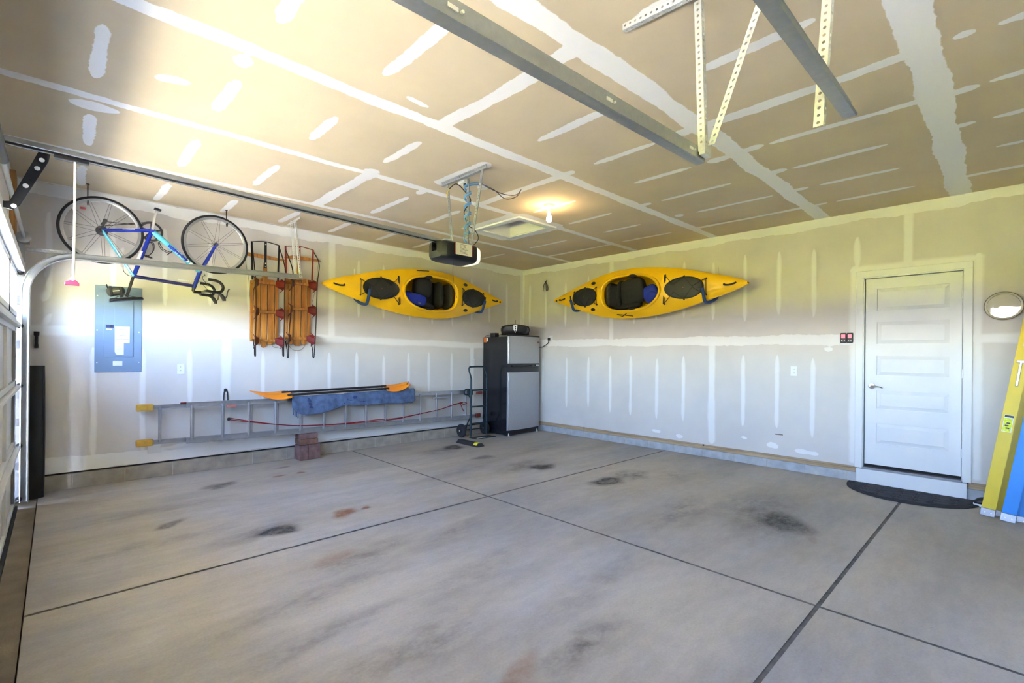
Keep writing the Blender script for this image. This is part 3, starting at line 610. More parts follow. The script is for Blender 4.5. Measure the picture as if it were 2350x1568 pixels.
for x, z, mm in ((-.056, 2.40, M_ZINC), (-.073, 2.352, M_ZINC), (-.115, 2.25, M_ZINC), (-.157, 2.136, M_ZINC)): MB().lathe([(.0, -.006), (.011, -.006), (.012, -.003), (.012, 0)], (x, OY-.004, z), (0, 1, 0), 8).build('bolt', mm, arm, smooth=True)
for x, z in ((-.098, 2.285), (-.13, 2.22), (-.142, 2.185), (-.148, 2.165), (-.2, 2.145)): MB().lathe([(.006, -.0003), (.006, 0)], (x, OY-.0045, z), (0, 1, 0), 10).build('hole', M_DARK, arm)
# release cord and handle
rc = MB().tube([(.073, OY-.01, 2.435), (.0735, OY-.01, 2.1), (.070, OY-.01, 1.79)], .0055, 8).build('release_cord', mat('cord_white', (.78, .74, .66), .8), op, smooth=True)
kn = MB().ball((.068, OY-.01, 1.785), .012, .01, .014).build('knot', MATS['cord_white'], rc, smooth=True)
MB().prism([(.035, 1.752), (.096, 1.752), (.094, 1.766), (.078, 1.782), (.060, 1.782), (.036, 1.768)], (0, OY-.018, 0), (1, 0, 0), (0, 0, 1), (0, .016, 0)).build('release_handle', mat('handle_red', lin(175, 40, 70), .35), rc, bevel=.003)
# motor unit
def motor():
    pts = []
    prof = [(2.425, .25, .13), (2.44, .7, .8), (2.47, .9, .93), (2.53, 1, 1), (2.78, 1, 1), (2.80, .985, .98), (2.802, .2, .2)]
    for x, sy, sz in prof:
        row = []
        for k in range(28):
            a = 2*PI*k/28; cx, sx = math.cos(a), math.sin(a); e = .38
            yy = .145*sy*math.copysign(abs(cx)**e, cx); zz = .088*math.copysign(abs(sx)**e, sx)
            if zz < 0: zz *= sz; zz *= (.75+.25*sy)
            if zz > 0: zz *= .9
            row.append(V((x, OY+yy, 2.325+zz)))
        pts.append(row)
    return MB().grid(pts, True)
mu = motor().build('motor_housing', mat('opener_black', (.010, .0105, .012), .42), op, smooth=True, angle=30)
ln = MB().grid([[V((x, OY+.138*s*math.copysign(abs(math.cos(2*PI*k/28))**.5, math.cos(2*PI*k/28)), 2.318+.085*s*math.copysign(abs(math.sin(2*PI*k/28))**.5, math.sin(2*PI*k/28)))) for k in range(28)] for x, s in ((2.795, .97), (2.83, .97), (2.858, .88), (2.872, .7), (2.873, .05))], True)
ln.build('light_lens', mat('lens_glow', (.9, .85, .75), .4, emit=(1.0, .86, .62), estr=.03), op, smooth=True)
bl = MB().box(2.55, 2.74, OY-.147, OY-.1455, 2.285, 2.392).build('warning_label', mat('label_cream', (.72, .70, .62), .5, var=.06, vscale=90), mu)
for q in (2.55, 2.734): MB().box(q, q+.006, OY-.1482, OY-.147, 2.285, 2.392).build('label_border', mat('label_red', (.5, .06, .05), .5), bl)
tx = MB()
for k in range(8): tx.box(2.60, 2.60+rng.uniform(.06, .11), OY-.1480, OY-.147, 2.30+k*.011, 2.304+k*.011)
tx.build('label_text', mat('print_grey', (.2, .2, .2), .7), bl)['kind'] = 'stuff'
MB().add([(2.448, OY-.03, 2.285), (2.448, OY-.10, 2.285), (2.47, OY-.105, 2.255), (2.47, OY-.04, 2.255)], [(0, 1, 2, 3), (3, 2, 1, 0)]).build('sticker', M_PLATEW, mu)
MB().box(2.50, 2.80, OY-.10, OY+.10, 2.402, 2.410).build('mount_plate', M_GALV, op)
MB().tube([(2.46, OY-.03, 2.40), (2.47, OY-.09, 2.412), (2.53, OY-.12, 2.412)], .006, 8).build('mount_hook', M_GALV, op, smooth=True)
for p, q in (((2.70, OY+.12, 2.40), (2.705, 3.765, ROOM_H-.02)), ((2.73, OY-.125, 2.40), (2.70, 3.235, ROOM_H-.02)), ((2.76, OY-.03, 2.40), (2.75, 3.50, ROOM_H-.03))):
    m = MB(); perf_angle(m, p, q, (1, 0, 0), (0, -1, 0), .030); m.build('hanger_strap', M_GALV, op, solid=.0025)
m = MB(); perf_angle(m, (2.688, 3.83, ROOM_H-.034), (2.70, 3.17, ROOM_H-.034), (0, 0, 1), (1, 0, 0), .034); m.build('ceiling_bracket', M_GALV, op, solid=.0025)
# blue cable spiralling up the middle strap, black power cord
hel = [(2.78, OY-.06, 2.41), (2.74, OY-.02, 2.47), (2.73, 3.51, 2.52)]
for k in range(60):
    t = k/59; a = t*2*PI*4.5; hel.append((2.757+.030*math.cos(a), 3.50+.030*math.sin(a), 2.54+t*.42))
hel += [(2.80, 3.47, 2.99), (2.88, 3.45, 3.005)]
wires = MB().tube(hel, .0065, 6)
wires.tube([(p[0]+.006, p[1]+.004, p[2]-.012) for p in hel], .0055, 6)
wires.build('spiral_cable', mat('cable_blue', lin(110, 165, 215), .5), op, smooth=True)
MB().tube(spline([(2.80, OY-.09, 2.41), (2.84, OY-.11, 2.48), (2.82, OY-.08, 2.56), (2.77, 3.50, 2.60), (2.74, 3.53, 2.72), (2.77, 3.47, 2.82), (2.74, 3.53, 2.92), (2.70, 3.60, 2.99), (2.68, 3.68, 2.96)], 6), .0045, 6).build('power_cord', M_BLACK, op, smooth=True)
MB().tube(spline([(2.68, 3.68, 2.97), (2.675, 3.70, 2.93), (2.68, 3.71, 2.89)], 5), .005, 6).build('yellow_wire', mat('wire_yellow', (.75, .55, .05), .5), op, smooth=True)
for off in (0, .04): MB().tube(spline([(2.88, 3.45, 3.0), (2.96, 3.40-off, 2.955-off*.4), (3.10, 3.36, 2.93-off), (3.25, 3.36, 2.965-off*.5), (3.365, 3.41, ROOM_H-.002)], 7), .0035, 6).build('ceiling_wire', mat('wire_dark', (.045, .06, .11), .5), op, smooth=True)
co = thing('ceiling_outlet', 'round ceiling outlet box beside the opener hanger', 'outlet', (3.02, 3.60, ROOM_H-.03))
MB().lathe([(.0, .0), (.045, .0), (.05, .006), (.05, .03)], (3.02, 3.60, ROOM_H-.03), (0, 0, 1), 24).build('cover', M_ZINC, co, smooth=True)
ob_ = thing('ceiling_outlet', 'white square outlet box behind the opener bracket', 'outlet', (2.80, 3.62, ROOM_H-.04))
MB().box(2.765, 2.835, 3.565, 3.665, ROOM_H-.04, ROOM_H).build('cover', M_PLATEW, ob_, bevel=.004)
MB().tube([(2.80, 3.60, ROOM_H-.04), (2.80, 3.60, ROOM_H-.06)], .014, 10).build('plug', M_BLACK, ob_)
tag(MB().tube(spline([(2.62, OY-.02, 2.24), (2.62, OY-.02, 2.12), (2.66, OY, 1.98), (2.72, OY+.05, 1.93)], 6), .0016, 5).build('string', mat('string', (.12, .10, .09), .8), None, smooth=True), 'thin dark antenna wire hanging below the garage door opener', 'wire')

# ------------------------------------------------------------------ ceiling lamp
LX, LY = 3.93, 3.54
lp = thing('ceiling_lamp', 'bare lit bulb in a white porcelain ceiling holder', 'lamp', (LX, LY, 2.86))
MB().lathe([(.0, 2.972), (.022, 2.972), (.026, 2.985), (.028, 3.01), (.04, 3.028), (.055, 3.035), (.058, 3.045), (.058, ROOM_H)], (LX, LY, 0), (0, 0, 1), 28).build('lamp_holder', mat('porcelain', (.86, .84, .80), .2), lp, smooth=True)
bulb = MB().lathe([(.0, 2.868), (.012, 2.869), (.024, 2.876), (.0305, 2.89), (.031, 2.905), (.027, 2.922), (.018, 2.945), (.014, 2.962), (.014, 2.975)], (LX, LY, 0), (0, 0, 1), 24).build('bulb', mat('bulb_glow', (1, .9, .7), .3, emit=(1.0, .72, .38), estr=6.5), lp, smooth=True)

# ------------------------------------------------------------------ attic hatch
hx = thing('attic_hatch', 'white framed square attic hatch in the ceiling', 'hatch', (4.3, 4.5, ROOM_H-.02))
m = MB()
for q in ((HX0-.09, HX0, HY0-.09, HY1+.09), (HX1, HX1+.09, HY0-.09, HY1+.09), (HX0, HX1, HY0-.09, HY0), (HX0, HX1, HY1, HY1+.09)): m.box(*q, ROOM_H-.02, ROOM_H+.002)
m.build('frame', M_TRIM, hx, bevel=.005)
m = MB(); t = .012
for q in ((HX0, HX0+t, HY0, HY1), (HX1-t, HX1, HY0, HY1), (HX0, HX1, HY0, HY0+t), (HX0, HX1, HY1-t, HY1)): m.box(*q, ROOM_H-.01, ROOM_H+.19)
m.build('lining', M_TRIM, hx)
MB().box(HX0, HX1, HY0, HY1, ROOM_H+.17, ROOM_H+.19).build('lid', M_CEIL, hx)

# ------------------------------------------------------------------ kayaks
M_HATCH = mat('hatch_rubber', (.020, .021, .022), .5, var=.1, vscale=10)
M_FOAM = mat('foam_black', (.012, .012, .013), .8, var=.2, vscale=30)
M_PFD = mat('vest_blue', lin(25, 50, 190), .75, var=.12, vscale=14, bump=.3, bscale=60)
M_PAD = mat('hook_blue', lin(45, 75, 140), .7)
KB = [(0, .010), (.06, .042), (.2, .092), (.48, .170), (.8, .258), (1.1, .320), (1.4, .358), (1.66, .372), (1.9, .366), (2.15, .333), (2.45, .255), (2.83, .132), (3.08, .050), (3.17, .022), (3.19, .008)]
_kx, _ky = np.array([p[0] for p in KB]), np.array([p[1] for p in KB])
def kb(s):   # half width, smoothed
    return float(np.mean([np.interp(min(max(s+d, 0), 3.19), _kx, _ky) for d in (-.06, -.03, 0, .03, .06)])) if .08 < s < 3.1 else float(np.interp(s, _kx, _ky))
SC = 1.655
def make_kayak(label, o, S, W, D, gear):
    """o = big-hatch tip on the sheer plane; S along, W up the wall, D out of the wall"""
    o, S, W, D = V(o), V(S), V(W), V(D)
    P = lambda s, w, d: o+S*s+W*w+D*d
    root = thing('kayak', label, 'kayak', o+S*1.6-W*.37-D*.2, 'yellow sit-in kayaks')
    Ls = 3.19
    crown = lambda s: .075*math.sin(PI*min(max(s/Ls, 0), 1))**.8+.012
    def dh(s, w):
        b = max(kb(s), .008); q = min(abs(w)/b, 1); base = crown(s)*(1-q**2.6)
        e = math.hypot((s-SC)/.62, w/.37); return base+.016*max(0, min(1, (1.12-e)*4))
    # cockpit opening outline: blunt towards the small hatch, round towards the big one
    def rim(a, g=0.0):
        c, s_ = math.cos(a), math.sin(a); ra = (.455 if c > 0 else .50)+g; rb = .255+g; e = 2.9 if c > 0 else 2.1
        k = (abs(c/ra)**e+abs(s_/rb)**e)**(-1/e); return k*c, k*s_
    N = 150; R = 14; outer = []
    for i in range(N):
        t = i/N; ph = 2*PI*t; s = Ls/2*(1+math.cos(ph)); w = kb(s)*math.copysign(1, math.sin(ph)) if 0 < i < N/2 or i > N/2 else 0
        outer.append((s, w))
    rows = []
    for r in range(R+1):
        row = []
        for i in range(N):
            s, w = outer[i]; a = math.atan2(w/.37, (s-SC)/1.6)
            if i == 0: a = 0.0
            if i == N//2: a = PI
            x, y = rim(a); f = r/R; f = f**1.15; ss = SC+x+(s-SC-x)*f; wv = y+(w-y)*f; b = kb(ss); wv = max(-b, min(b, wv)); row.append(P(ss, wv, dh(ss, wv)))
        rows.append(row)
    deck = MB().grid(rows, True).build('deck', M_YEL, root, smooth=True, angle=60)
    hr = []
    for i in range(61):
        s = Ls/2*(1-math.cos(PI*i/60)); b = max(kb(s), .006); dep = .30*math.sin(PI*min(max((s+.06)/(Ls+.12), 0), 1))**.55; row = []
        for j in range(25):
            t = -PI/2+PI*j/24; row.append(P(s, b*math.copysign(abs(math.sin(t))**.8, math.sin(t)), -dep*max(0, math.cos(t))**.75))
        hr.append(row)
    MB().grid(hr).build('hull', M_YEL, root, smooth=True, angle=60, solid=.004)
    # coaming rim
    prof = [(-.006, -.04), (-.005, .018), (.006, .030), (.024, .030), (.032, .020), (.030, -.004)]; rr = []
    for i in range(96):
        a = 2*PI*i/96; row = []
        for g, h in prof:
            x, y = rim(a, g); s = SC+x; row.append(P(s, y, dh(s, y)+h))
        rr.append(row)
    rr.append(rr[0]); MB().grid(rr).build('coaming', M_YEL, root, smooth=True, angle=50)
    # hatches with rims and lashings
    for c0, ra, rb in ((.80, .27, .152), (2.475, .25, .148)):
        rows = []
        for r in range(8):
            f = (1, 1, .985, .93, .9, .6, .3, .02)[r]; lift = (-.004, .016, .022, .022, .014, .019, .022, .022)[r]
            rows.append([P(c0+ra*f*math.cos(2*PI*k/48), rb*f*math.sin(2*PI*k/48), dh(c0+ra*f*math.cos(2*PI*k/48), rb*f*math.sin(2*PI*k/48))+lift) for k in range(48)])
        MB().grid(rows, True).build('hatch_cover', M_HATCH, root, smooth=True, angle=50)
    def cord(pts, r=.0045):
        MB().tube([P(s, w, dh(s, w)+.024) for s, w in pts], r, 6).build('bungee_cord', M_BLACK, root, smooth=True)
    cord([(.50, .10), (.50, -.115)]); cord([(.50, .10), (.66, 0.02), (.80, -.155)]); cord([(.50, -.115), (.66, -.02), (.80, .155)]); cord([(1.075, .19), (.94, .05), (.80, .155)]); cord([(1.08, -.20), (.94, -.05), (.80, -.155)]); cord([(1.075, .20), (1.095, -.205)], .007); cord([(1.062, .20), (1.08, -.205)])
    cord([(2.235, .135), (2.225, -.14)], .006); cord([(2.235, .135), (2.36, .03), (2.475, .15)]); cord([(2.225, -.14), (2.36, -.03), (2.475, -.15)]); cord([(2.70, .10), (2.70, -.10)]); cord([(2.70, .10), (2.6, .03), (2.475, .15)]); cord([(2.70, -.10), (2.6, -.03), (2.475, -.15)])
    for s, w in ((.50, .10), (.50, -.115), (.80, .16), (.80, -.16), (1.075, .2), (1.085, -.205), (2.235, .135), (2.225, -.14), (2.475, .155), (2.475, -.155), (2.70, .1), (2.70, -.1)):
        MB().ball(P(s, w, dh(s, w)+.010), .011, .011, .011, 8, 6).build('cord_pad_eye', M_BLACK, root, smooth=True)
    for s, w in ((2.32, .205), (2.325, -.207)):
        MB().lathe([(.0, .006), (.5, .006), (.95, .004), (1, -.003)], P(s, w, dh(s, w)+.004), -D if False else D, 24, (.042, .027), S).build('foot_peg_cap', M_HATCH, root, smooth=True)
    for c0, sgn in ((.205, 1), (2.97, 1)):
        L_ = .07 if c0 < 1 else .055; pts = [P(c0-L_, .01, dh(c0-L_, .01)), P(c0-L_*.8, -.006, dh(c0, 0)+.03), P(c0, -.016, dh(c0, 0)+.036), P(c0+L_*.8, -.01, dh(c0, 0)+.032), P(c0+L_, .006, dh(c0+L_, .01))]
        MB().tube(spline(pts, 5), .0115, 8).build('carry_handle', M_BLACK, root, smooth=True)
    MB().ball(P(3.11, -.012, dh(3.11, 0)), .018, .018, .014, 10, 6, (S, W, D)).build('drain_plug', M_BLACK, root, smooth=True)
    pd = MB().tube([P(1.4, .335, .03), P(1.42, .33, .05), P(1.60, .345, .05), P(1.62, .345, .03)] if gear == 'L' else [P(1.70, -.30, .06), P(1.78, -.345, .045), P(1.86, -.31, .065), P(1.60, -.345, .045)], .006, 6).build('paddle_lashing', M_BLACK, root, smooth=True)
    # cockpit furniture
    thi = MB(); pts = [rim(PI*.5+k*.11, -.012) for k in range(6)]
    thi.tube([P(SC+x, y, dh(SC+x, y)+.012) for x, y in pts], [.008, .024, .028, .028, .024, .008], 8); thi.build('thigh_brace', M_FOAM, root, smooth=True)
    thi = MB(); pts = [rim(-PI*.5-k*.11, -.012) for k in range(6)]
    thi.tube([P(SC+x, y, dh(SC+x, y)+.006) for x, y in pts], [.008, .02, .024, .024, .02, .008], 8); thi.build('thigh_brace', M_FOAM, root, smooth=True)
    MB().ball(P(SC+.12, 0, -.2), .20, .22, .05, 20, 10, (S, W, D), .7).build('seat_pan', M_FOAM, root, smooth=True)
    MB().ball(P(SC+.20, .0, -.07), .045, .215, .13, 20, 10, (S, W, D), .65).build('seat_back', M_FOAM, root, smooth=True)
    MB().ball(P(SC+.40, .0, -.10), .035, .20, .16, 20, 10, (S, W, D), .6).build('bulkhead_foam', mat('foam_grey', (.055, .052, .045), .85, var=.2, vscale=40), root, smooth=True)
    MB().obox(P(SC+.29, -.04, -.06), S*.05, W*.03, D*.006).build('seat_strap', M_FOAM, root)
    return root, P
KL, KLP = make_kayak('yellow kayak on the bicycle wall, bow against the corner', (2.53, ROOM_Y-.375, 2.322), (1, 0, .006), (0, 0, 1), (0, -1, 0), 'L')
KR, KRP = make_kayak('yellow kayak on the door wall behind the refrigerator', (ROOM_X-.375, 2.28, 2.328), (0, 1, .006), (0, 0, 1), (-1, 0, 0), 'R')
def vest(P, label, parts):
    r = thing('life_vest', label, 'vest', P(SC-.1, -.1, -.1), 'life vests stowed in the kayak cockpits')
    for nm, m, s, w, d, a, b, c, tilt in parts:
        X, Y, Z = P(1, 0, 0)-P(0, 0, 0), P(0, 1, 0)-P(0, 0, 0), P(0, 0, 1)-P(0, 0, 0); q = Matrix.Rotation(tilt, 3, Z); ax = (q@X, q@Y, Z)
        MB().ball(P(s, w, d), a, b, c, 20, 12, ax, .62).build(nm, m, r, smooth=True)
    return r
vl = vest(KLP, 'blue and black life vest in the kayak on the bicycle wall', [('front_panel', M_PFD, SC-.22, -.10, -.03, .17, .09, .07, -.15), ('shoulder_panel', M_PFD, SC-.36, -.07, -.05, .075, .085, .06, .2), ('back_panel', M_FOAM, SC-.10, .10, -.05, .16, .16, .08, -.1), ('lining', M_FOAM, SC-.08, -.17, -.06, .2, .06, .08, -.25)])
MB().obox(KLP(SC-.2, -.155, .037), V((.025, 0, 0)), V((0, 0, .004)), V((0, .002, 0))).build('logo_tag', M_PLATEW, vl)
vr = vest(KRP, 'blue and black life vest in the kayak on the door wall', [('front_panel', M_PFD, SC-.30, -.02, -.03, .12, .12, .05, .4), ('collar_panel', M_PFD, SC-.33, -.08, -.02, .07, .10, .05, -.5), ('back_panel', M_FOAM, SC+.0, .03, -.04, .22, .20, .085, .2), ('side_panel', M_FOAM, SC+.32, -.01, -.05, .12, .18, .08, -.1), ('lower_panel', M_FOAM, SC+.1, -.16, -.06, .24, .07, .07, .05)])
def kayak_hanger(label, P, s, pad=True):
    r = thing('kayak_hanger', label, 'hook', P(s, -.42, -.3), 'padded hooks under the kayaks')
    k = kb(s); pts = [P(s, .02, -.370), P(s, -k*.45, -.370), P(s, -k*.62, -.345), P(s, -k*.86-.02, -.20), P(s, -k-.03, -.04), P(s, -k-.02, .04), P(s, -k*.66, .085), P(s, -k*.25, .118), P(s, .03, .130)]
    sp = spline(pts, 6)
    MB().tube(sp[:14], .011, 8).build('wall_arm', M_BLACKM, r, smooth=True)
    MB().tube(sp[13:44], .021, 10).build('foam_pad', M_PAD, r, smooth=True)
    MB().tube(sp[43:], .010, 8).build('hook_tip', M_BLACKM, r, smooth=True)
    MB().obox(P(s, -.02, -.371), (P(1, 0, 0)-P(0, 0, 0))*.02, V((0, 0, .1)), (P(0, 0, 1)-P(0, 0, 0))*.003).build('wall_plate', M_ZINC, r)
    MB().tube([P(s, .02, -.365), P(s, .30, -.36)], .006, 6).build('wall_rod', M_ZINC, r)
for P_, s_, lb in ((KLP, .60, 'blue padded hook under the big hatch of the kayak on the bicycle wall'), (KLP, 2.68, 'blue padded hook at the bow of the kayak nearest the room corner'), (KRP, .52, 'blue padded hook under the big hatch of the kayak beside the house door'), (KRP, 2.72, 'blue padded hook at the narrow end of the kayak on the door wall')): kayak_hanger(lb, P_, s_)

# ------------------------------------------------------------------ bicycle, hung upside down by its wheels
BY = ROOM_Y-.30
bk = thing('bicycle', 'blue road bicycle hung upside down from two ceiling hooks', 'bicycle', (.84, BY, 1.9))
b3 = lambda x, z, dy=0: V((x, BY+dy, z))
RH, FH, WR = (.335, 2.612), (1.326, 2.632), .334
BB_, SJ, HB, HT = (.735, 2.682), (.587, 2.182), (1.172, 2.300), (1.122, 2.135)
M_BLUE = mat('frame_blue', lin(25, 50, 165), .25, var=.1, vscale=5, coat=.6); M_TEAL = mat('frame_teal', lin(90, 190, 215), .25, var=.25, vscale=9, coat=.6); M_NAVY = mat('frame_navy', lin(30, 30, 95), .25, coat=.6)
M_TIRE = mat('tire', (.017, .017, .018), .75, var=.2, vscale=40); M_RIM = mat('rim', (.42, .42, .43), .3, .8); M_SPOKE = mat('spoke', (.10, .10, .105), .35, .6)
def wheel(c, hubw, n, side):
    w = thing_part = MB()
    rows = []
    for i in range(72):
        a = 2*PI*i/72; rows.append([b3(c[0]+(WR-.013+.0135*math.cos(t))*math.cos(a), c[1]+(WR-.013+.0135*math.cos(t))*math.sin(a), .0135*math.sin(t)) for t in [2*PI*k/10 for k in range(10)]])
    rows.append(rows[0]); ob = MB().grid(rows, True).build('wheel', M_TIRE, bk, smooth=True)
    rp = [(WR-.024, -.009), (WR-.040, -.008), (WR-.05, -.003), (WR-.05, .003), (WR-.040, .008), (WR-.024, .009)]; rows = []
    for i in range(72):
        a = 2*PI*i/72; rows.append([b3(c[0]+r*math.cos(a), c[1]+r*math.sin(a), d) for r, d in rp])
    rows.append(rows[0]); MB().grid(rows, True).build('rim', M_RIM, ob, smooth=True)
    sp = MB()
    for i in range(n):
        for q in (-1, 1):
            a = 2*PI*i/n+.2+q*.03; ah = a+q*1.1; e = .018
            sp.tube([b3(c[0]+e*math.cos(ah), c[1]+e*math.sin(ah), q*hubw), b3(c[0]+(WR-.045)*math.cos(a), c[1]+(WR-.045)*math.sin(a), 0)], .0015, 5)
    so = sp.build('spokes', M_SPOKE, ob); so['kind'] = 'stuff'
    MB().tube([b3(*c, -hubw-.012), b3(*c, -hubw), b3(*c, hubw), b3(*c, hubw+.012)], [.012, .02, .02, .012], 14).tube([b3(*c, -hubw-.02), b3(*c, hubw+.02)], .006, 8).build('hub', M_SPOKE, ob, smooth=True)
    return ob
rw = wheel(RH, .026, 11, 1); fw = wheel(FH, .03, 10, 1)
MB().box(.17, .21, BY-.0095, BY-.0085, 2.79, 2.81).build('rim_decal', mat('decal_red', (.5, .07, .06), .4), rw)
MB().lathe([(.05, 0), (.05, .004), (.035, .006), (.035, .012), (.02, .02)], b3(*RH, .028), (0, 1, 0), 20).build('cassette', M_SPOKE, rw)
fr = MB(); T = lambda p, q, r, dy0=0, dy1=0, n=10: fr.tube([b3(*p, dy0), b3(*q, dy1)], r if isinstance(r, list) else r, n)
T(BB_, SJ, .020); frame_seat = fr.build('seat_tube', M_BLUE, bk, smooth=True)
MB().tube([b3(.655, 2.45), b3(.622, 2.335)], .0208, 10).build('white_decal', mat('decal_white', (.8, .82, .85), .35), frame_seat, smooth=True)
MB().tube([b3(*SJ), b3(*HT)], [.018, .019], 12).build('top_tube', M_NAVY, bk, smooth=True)
MB().tube([b3(*BB_), b3(*HB)], [.029, .024], 12).build('down_tube', M_TEAL, bk, smooth=True)
MB().tube([b3(.88, 2.55, -.016), b3(1.05, 2.405, -.016)], .016, 10).build('down_tube_stripe', M_BLUE, bk, smooth=True)
for i in range(5):
    x = .955+i*.032; z = 2.486-i*.0275; d = V((.0165, 0, -.0142)); MB().obox(b3(x, z, -.0272), d*.62, V((.009, 0, .0105)), V((0, .001, 0))).build('frame_lettering', mat('decal_white', (.8, .82, .85), .35), bk)
for i in range(7):
    x = .975+i*.018; MB().obox(b3(x, 2.188+i*-.0007, -.0192), V((.0065, 0, 0)), V((0, 0, .006)), V((0, .001, 0))).build('frame_lettering', MATS['decal_white'], bk)
MB().tube([b3(HB[0]+.012, HB[1]+.04), b3(*HB), b3(*HT), b3(HT[0]-.008, HT[1]-.025)], .021, 12).build('head_tube', M_BLUE, bk, smooth=True)
MB().tube([b3(*RH, -.035), b3(*SJ, -.012)], [.009, .0115], 8).build('seat_stay', M_TEAL, bk, smooth=True); MB().tube([b3(*RH, .035), b3(*SJ, .012)], [.009, .0115], 8).build('seat_stay', M_TEAL, bk, smooth=True)
cs1 = MB().tube([b3(*RH, -.035), b3((RH[0]+BB_[0])/2+.04, 2.652, -.03), b3(*BB_, -.02)], [.011, .017, .017], 8).build('chain_stay', M_BLUE, bk, smooth=True); MB().tube([b3(*RH, .035), b3(*BB_, .02)], [.010, .014], 8).build('chain_stay', M_BLUE, bk, smooth=True)
MB().obox(b3(.54, 2.65, -.0435), V((.05, 0, .009)), V((0, 0, .009)), V((0, .0008, 0))).build('stay_lettering', MATS['decal_white'], cs1)
for q in (-1, 1): MB().tube([b3(HB[0]+.01, HB[1]+.02, 0), b3(1.198, 2.35, q*.028), b3(1.24, 2.44, q*.042), b3(*FH, q*.045)], [.016, .016, .0145, .009], 10).build('fork_blade', M_BLUE, bk, smooth=True)
MB().lathe([(.0, -.045), (.022, -.045), (.024, 0), (.022, .045), (0, .045)], b3(*BB_), (0, 1, 0), 16).build('bottom_bracket', M_BLUE, bk, smooth=True)
cr_ = MB().tube([b3(*BB_, -.06), b3(.748, 2.80, -.068), b3(.765, 2.885, -.072)], [.015, .011, .010], 10).build('crank_arm', mat('crank_silver', (.72, .71, .68), .3, .6), bk, smooth=True)
MB().obox(b3(.772, 2.893, -.10), V((.03, 0, -.006)), V((0, .026, 0)), V((.002, 0, .008))).build('pedal', M_BLACKM, cr_, bevel=.003)
cr2 = MB().tube([b3(*BB_, .06), b3(.71, 2.50, .075)], .010, 8).build('crank_arm', MATS['crank_silver'], bk, smooth=True)
ring = MB(); rows = []
for i in range(48):
    a = 2*PI*i/48; rows.append([b3(BB_[0]+r*math.cos(a), BB_[1]+r*math.sin(a), .047+d) for r, d in ((.102, 0), (.106, .003), (.102, .006), (.083, .006), (.083, 0))])
rows.append(rows[0]); ring.grid(rows, True)
for k in range(5):
    a = 2*PI*k/5+.3; ring.beam(b3(*BB_, .05), b3(BB_[0]+.09*math.cos(a), BB_[1]+.09*math.sin(a), .05), .016, .004, (0, 0, 1) if abs(math.cos(a)) > .7 else (1, 0, 0))
ring.build('chainring', M_SPOKE, bk, smooth=True)
MB().tube([b3(RH[0], RH[1]+.05, .045), b3(BB_[0], BB_[1]+.103, .049)], .004, 6).tube([b3(RH[0]+.02, RH[1]+.10, .045), b3(BB_[0]-.09, BB_[1]+.05, .049)], .004, 6).build('chain', M_SPOKE, bk)
MB().obox(b3(.352, 2.70, .045), V((.018, 0, .03)), V((.012, 0, -.008)), V((0, .012, 0))).lathe([(.018, -.005), (.018, .005)], b3(.36, 2.725, .045), (0, 1, 0), 12).build('rear_derailleur', M_SPOKE, bk, bevel=.003)
# saddle, post and bag
MB().tube([b3(SJ[0]-.004, SJ[1]-.01), b3(.568, 2.11), b3(.532, 1.962)], .0135, 10).build('seat_post', M_BLACKM, bk, smooth=True)
sd_ = []
for x, hw, z in ((.395, .062, 1.918), (.42, .072, 1.922), (.47, .066, 1.932), (.53, .042, 1.945), (.59, .026, 1.955), (.64, .02, 1.962), (.665, .012, 1.966)):
    sd_.append([b3(x, z-.004+(.014*(1-abs(q)**2) if 0 else -.008*(1-q*q)), hw*q) for q in (-1, -.8, -.4, 0, .4, .8, 1)])
sdl = MB().grid(sd_).build('saddle', M_BLACKM, bk, smooth=True, solid=.028)
MB().tube([b3(.43, 1.935, -.02), b3(.50, 1.985, -.02), b3(.60, 1.965, -.018), b3(.64, 1.962, -.01)], .0035, 6).tube([b3(.43, 1.935, .02), b3(.50, 1.985, .02), b3(.60, 1.965, .018), b3(.64, 1.962, .01)], .0035, 6).build('saddle_rails', M_SPOKE, sdl, smooth=True)
bg = MB().ball(b3(.445, 2.01), .075, .045, .042, 16, 10, (V((1, 0, .22)).normalized(), V((0, 1, 0)), V((-.22, 0, 1)).normalized()), .55).build('saddle_bag', mat('bag_grey', (.045, .045, .046), .7, var=.2, vscale=20), bk, smooth=True)
for x in (.405, .485): MB().obox(b3(x, 2.005, 0), V((.012, 0, .0025)), V((0, .048, 0)), V((-.009, 0, .048))).build('bag_strap', M_FOAM, bg, bevel=.004)
MB().obox(b3(.445, 2.012, -.046), V((.028, 0, .006)), V((-.001, 0, .005)), V((0, .001, 0))).build('bag_reflector', mat('reflect', (.5, .5, .5), .3), bg)
MB().tube([b3(.385, 2.03), b3(.375, 2.06), b3(.372, 2.075)], .006, 6).build('bag_loop', M_FOAM, bg)
# bottle cages
for p, q, o_ in (((.70, 2.56), (.652, 2.42), (1, 0, -.32)), ((.83, 2.60), (.93, 2.51), (-.68, 0, -.74))):
    p, q, o_ = V((p[0], BY, p[1])), V((q[0], BY, q[1])), V(o_).normalized()
    for dy in (-.034, .034):
        MB().tube(spline([p+o_*.02, p+o_*.05+V((0, dy, 0)), (p+q)/2+o_*.075+V((0, dy, 0)), q+o_*.05+V((0, dy, 0)), q+o_*.02], 5), .004, 6).build('bottle_cage', M_BLACKM, bk, smooth=True)
    MB().tube(spline([q+o_*.03+V((0, -.03, 0)), q+o_*.085+V((0, -.02, 0)), q+o_*.085+V((0, .02, 0)), q+o_*.03+V((0, .03, 0))], 5), .0045, 6).build('bottle_cage', M_BLACKM, bk, smooth=True)
